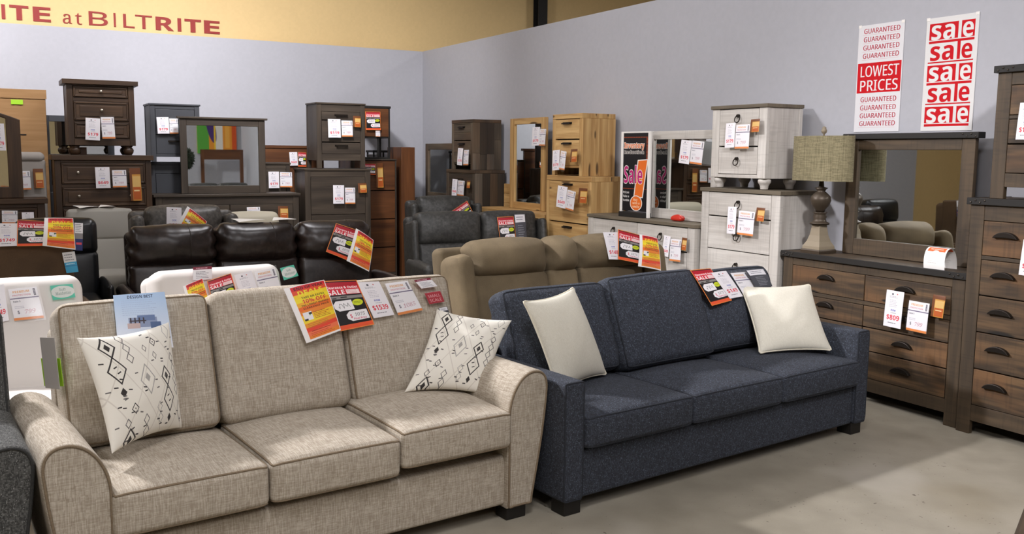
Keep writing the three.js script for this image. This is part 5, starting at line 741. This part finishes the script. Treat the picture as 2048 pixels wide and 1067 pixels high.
  ['dark_card', 'dark grey card at the top right of the blue sofa', 'tag', 'dark', [4.134,0.973,-4.296,4.311,0.971,-4.315,4.358,0.859,-4.277,4.198,0.862,-4.26], 0.012],
];
for (const [name, label, category, print, q, bulge] of TAGS) {
  const g = sheetGeo(q, bulge), c = recentre(g), o = thing(name, label, category, [c.x, c.y, c.z]);
  part(o, 'sheet', g, PRINT[print]);
  if (/^card/.test(print) || print === 'small') {   // clear plastic sleeve, a little larger than the card
    const k = 1.14, P = [0, 1, 2, 3].map((i) => new THREE.Vector3(q[3 * i] - c.x, q[3 * i + 1] - c.y, q[3 * i + 2] - c.z)), N = new THREE.Vector3().crossVectors(P[1].clone().sub(P[0]), P[3].clone().sub(P[0])).negate().normalize();
    const s = sheetGeo(P.flatMap((p) => { const v = p.clone().multiplyScalar(k).addScaledVector(N, 0.003); return [v.x, v.y, v.z]; }), bulge, 0.0003, 4, 4); part(o, 'sleeve', s, M.sleeve);
  }
}

// ---------------------------------------------------------------- behind the camera, what the back wall mirror shows
{
  const art = canvas(512, 512, (x, w, h) => { x.fillStyle = '#e8962c'; x.fillRect(0, 0, w, h); x.fillStyle = '#58a83c'; x.fillRect(360, 0, 152, h); x.fillStyle = '#e6e2d8'; x.fillRect(180, 0, 110, h); x.fillStyle = '#d8541e'; x.fillRect(0, 0, 60, h); x.fillStyle = '#4a2f72'; x.beginPath(); x.ellipse(330, 160, 56, 220, 0.2, 0, 7); x.fill(); x.fillStyle = '#d83a26'; x.beginPath(); x.ellipse(380, 60, 60, 80, 0, 0, 7); x.fill(); x.fillStyle = '#f0c832'; x.fillRect(272, 0, 22, h); x.fillStyle = '#f2b04a'; x.fillRect(90, 60, 60, 380); });
  const g = thing('abstract_painting', 'bright abstract canvas hanging on the wall behind the camera', 'painting', [5.05, 2.1, 1.655], Math.PI); const b = new THREE.BoxGeometry(0.95, 0.95, 0.04); part(g, 'canvas_panel', b, mat({ map: art, roughness: 0.7 }));
  const p = thing('topiary_tree', 'dark potted topiary standing behind the camera', 'plant', [4.1, 0, 0.6]); part(p, 'pot', new THREE.LatheGeometry([[0, 0], [0.13, 0], [0.17, 0.3], [0.18, 0.32], [0.15, 0.32], [0, 0.3]].map(([a, c]) => new THREE.Vector2(a, c)), 20), M.pot); part(p, 'trunk', new THREE.CylinderGeometry(0.02, 0.025, 1.05, 8), M.walnut, 0, 0.8, 0);
  const lf = new THREE.ConeGeometry(0.03, 0.09, 4), all = []; for (let k = 0; k < 420; k++) { const u = rnd() * 6.283, v = Math.acos(2 * rnd() - 1), r = 0.2 * Math.cbrt(rr(0.4, 1)), d = new THREE.Vector3(Math.sin(v) * Math.cos(u), Math.cos(v) * 1.25, Math.sin(v) * Math.sin(u)); all.push(lf.clone().applyQuaternion(new THREE.Quaternion().setFromUnitVectors(new THREE.Vector3(0, 1, 0), d.clone().normalize())).translate(d.x * r, d.y * r, d.z * r)); } part(p, 'foliage', mergeGeometries(all), M.leaf, 0, 1.5, 0).userData.kind = 'stuff';
  const h = thing('headboard', 'reddish wooden headboard with posts behind the camera', 'headboard', [5.0, 0, 0.9]); board(h, 'panel', M.redwood, 1.0, 0.24, 0.04, 0, 1.6, 0); for (const s of [-1, 1]) board(h, 'post', M.redwood, 0.08, 1.72, 0.05, s * 0.46, 0.86, 0, 1);
}
{ // folded brochure hanging on the left end of the beige sofa back
  const g = thing('hang_brochure', 'grey folded brochure hanging at the left end of the beige sofa', 'tag', [0.185, 0.86, -3.95], -1.15);
  part(g, 'sheet', new THREE.BoxGeometry(0.11, 0.2, 0.002), mat({ color: 0xa8a39e, roughness: 0.6 }), 0.0, 0, 0, 0, 0, 0.12); part(g, 'lime_sheet', new THREE.BoxGeometry(0.12, 0.11, 0.002), M.lime, -0.01, -0.04, -0.012, 0, 0.12, 0.12);
}
// loose papers lying on seat backs
for (const [label, x, y, z, w, d, ry, m] of [['loose white papers on top of the pale grey armchair', 0.86, 1.118, -10.02, 0.2, 0.14, 0.4, 0], ['second sheet of white paper on the pale grey armchair top', 1.05, 1.118, -10.02, 0.14, 0.12, -0.3, 0], ['crumpled white papers on top of the dark leather sofa', 1.98, 1.082, -8.13, 0.24, 0.16, 0.2, 0], ['folded white leaflet on the dark leather sofa beside the papers', 2.3, 1.082, -8.13, 0.2, 0.15, -0.35, 0]]) {
  const q = [-w / 2, 0.02, -d / 2, w / 2, 0.0, -d / 2, w / 2, 0.012, d / 2, -w / 2, 0.0, d / 2], g = sheetGeo(q, 0.008); const o = single('loose_paper', label, 'paper', g, M.paper, x, y, z, ry);
}
scene.traverse((o) => { if (o.isMesh) { o.castShadow = true; o.receiveShadow = true; } });
renderer.render(scene, camera);
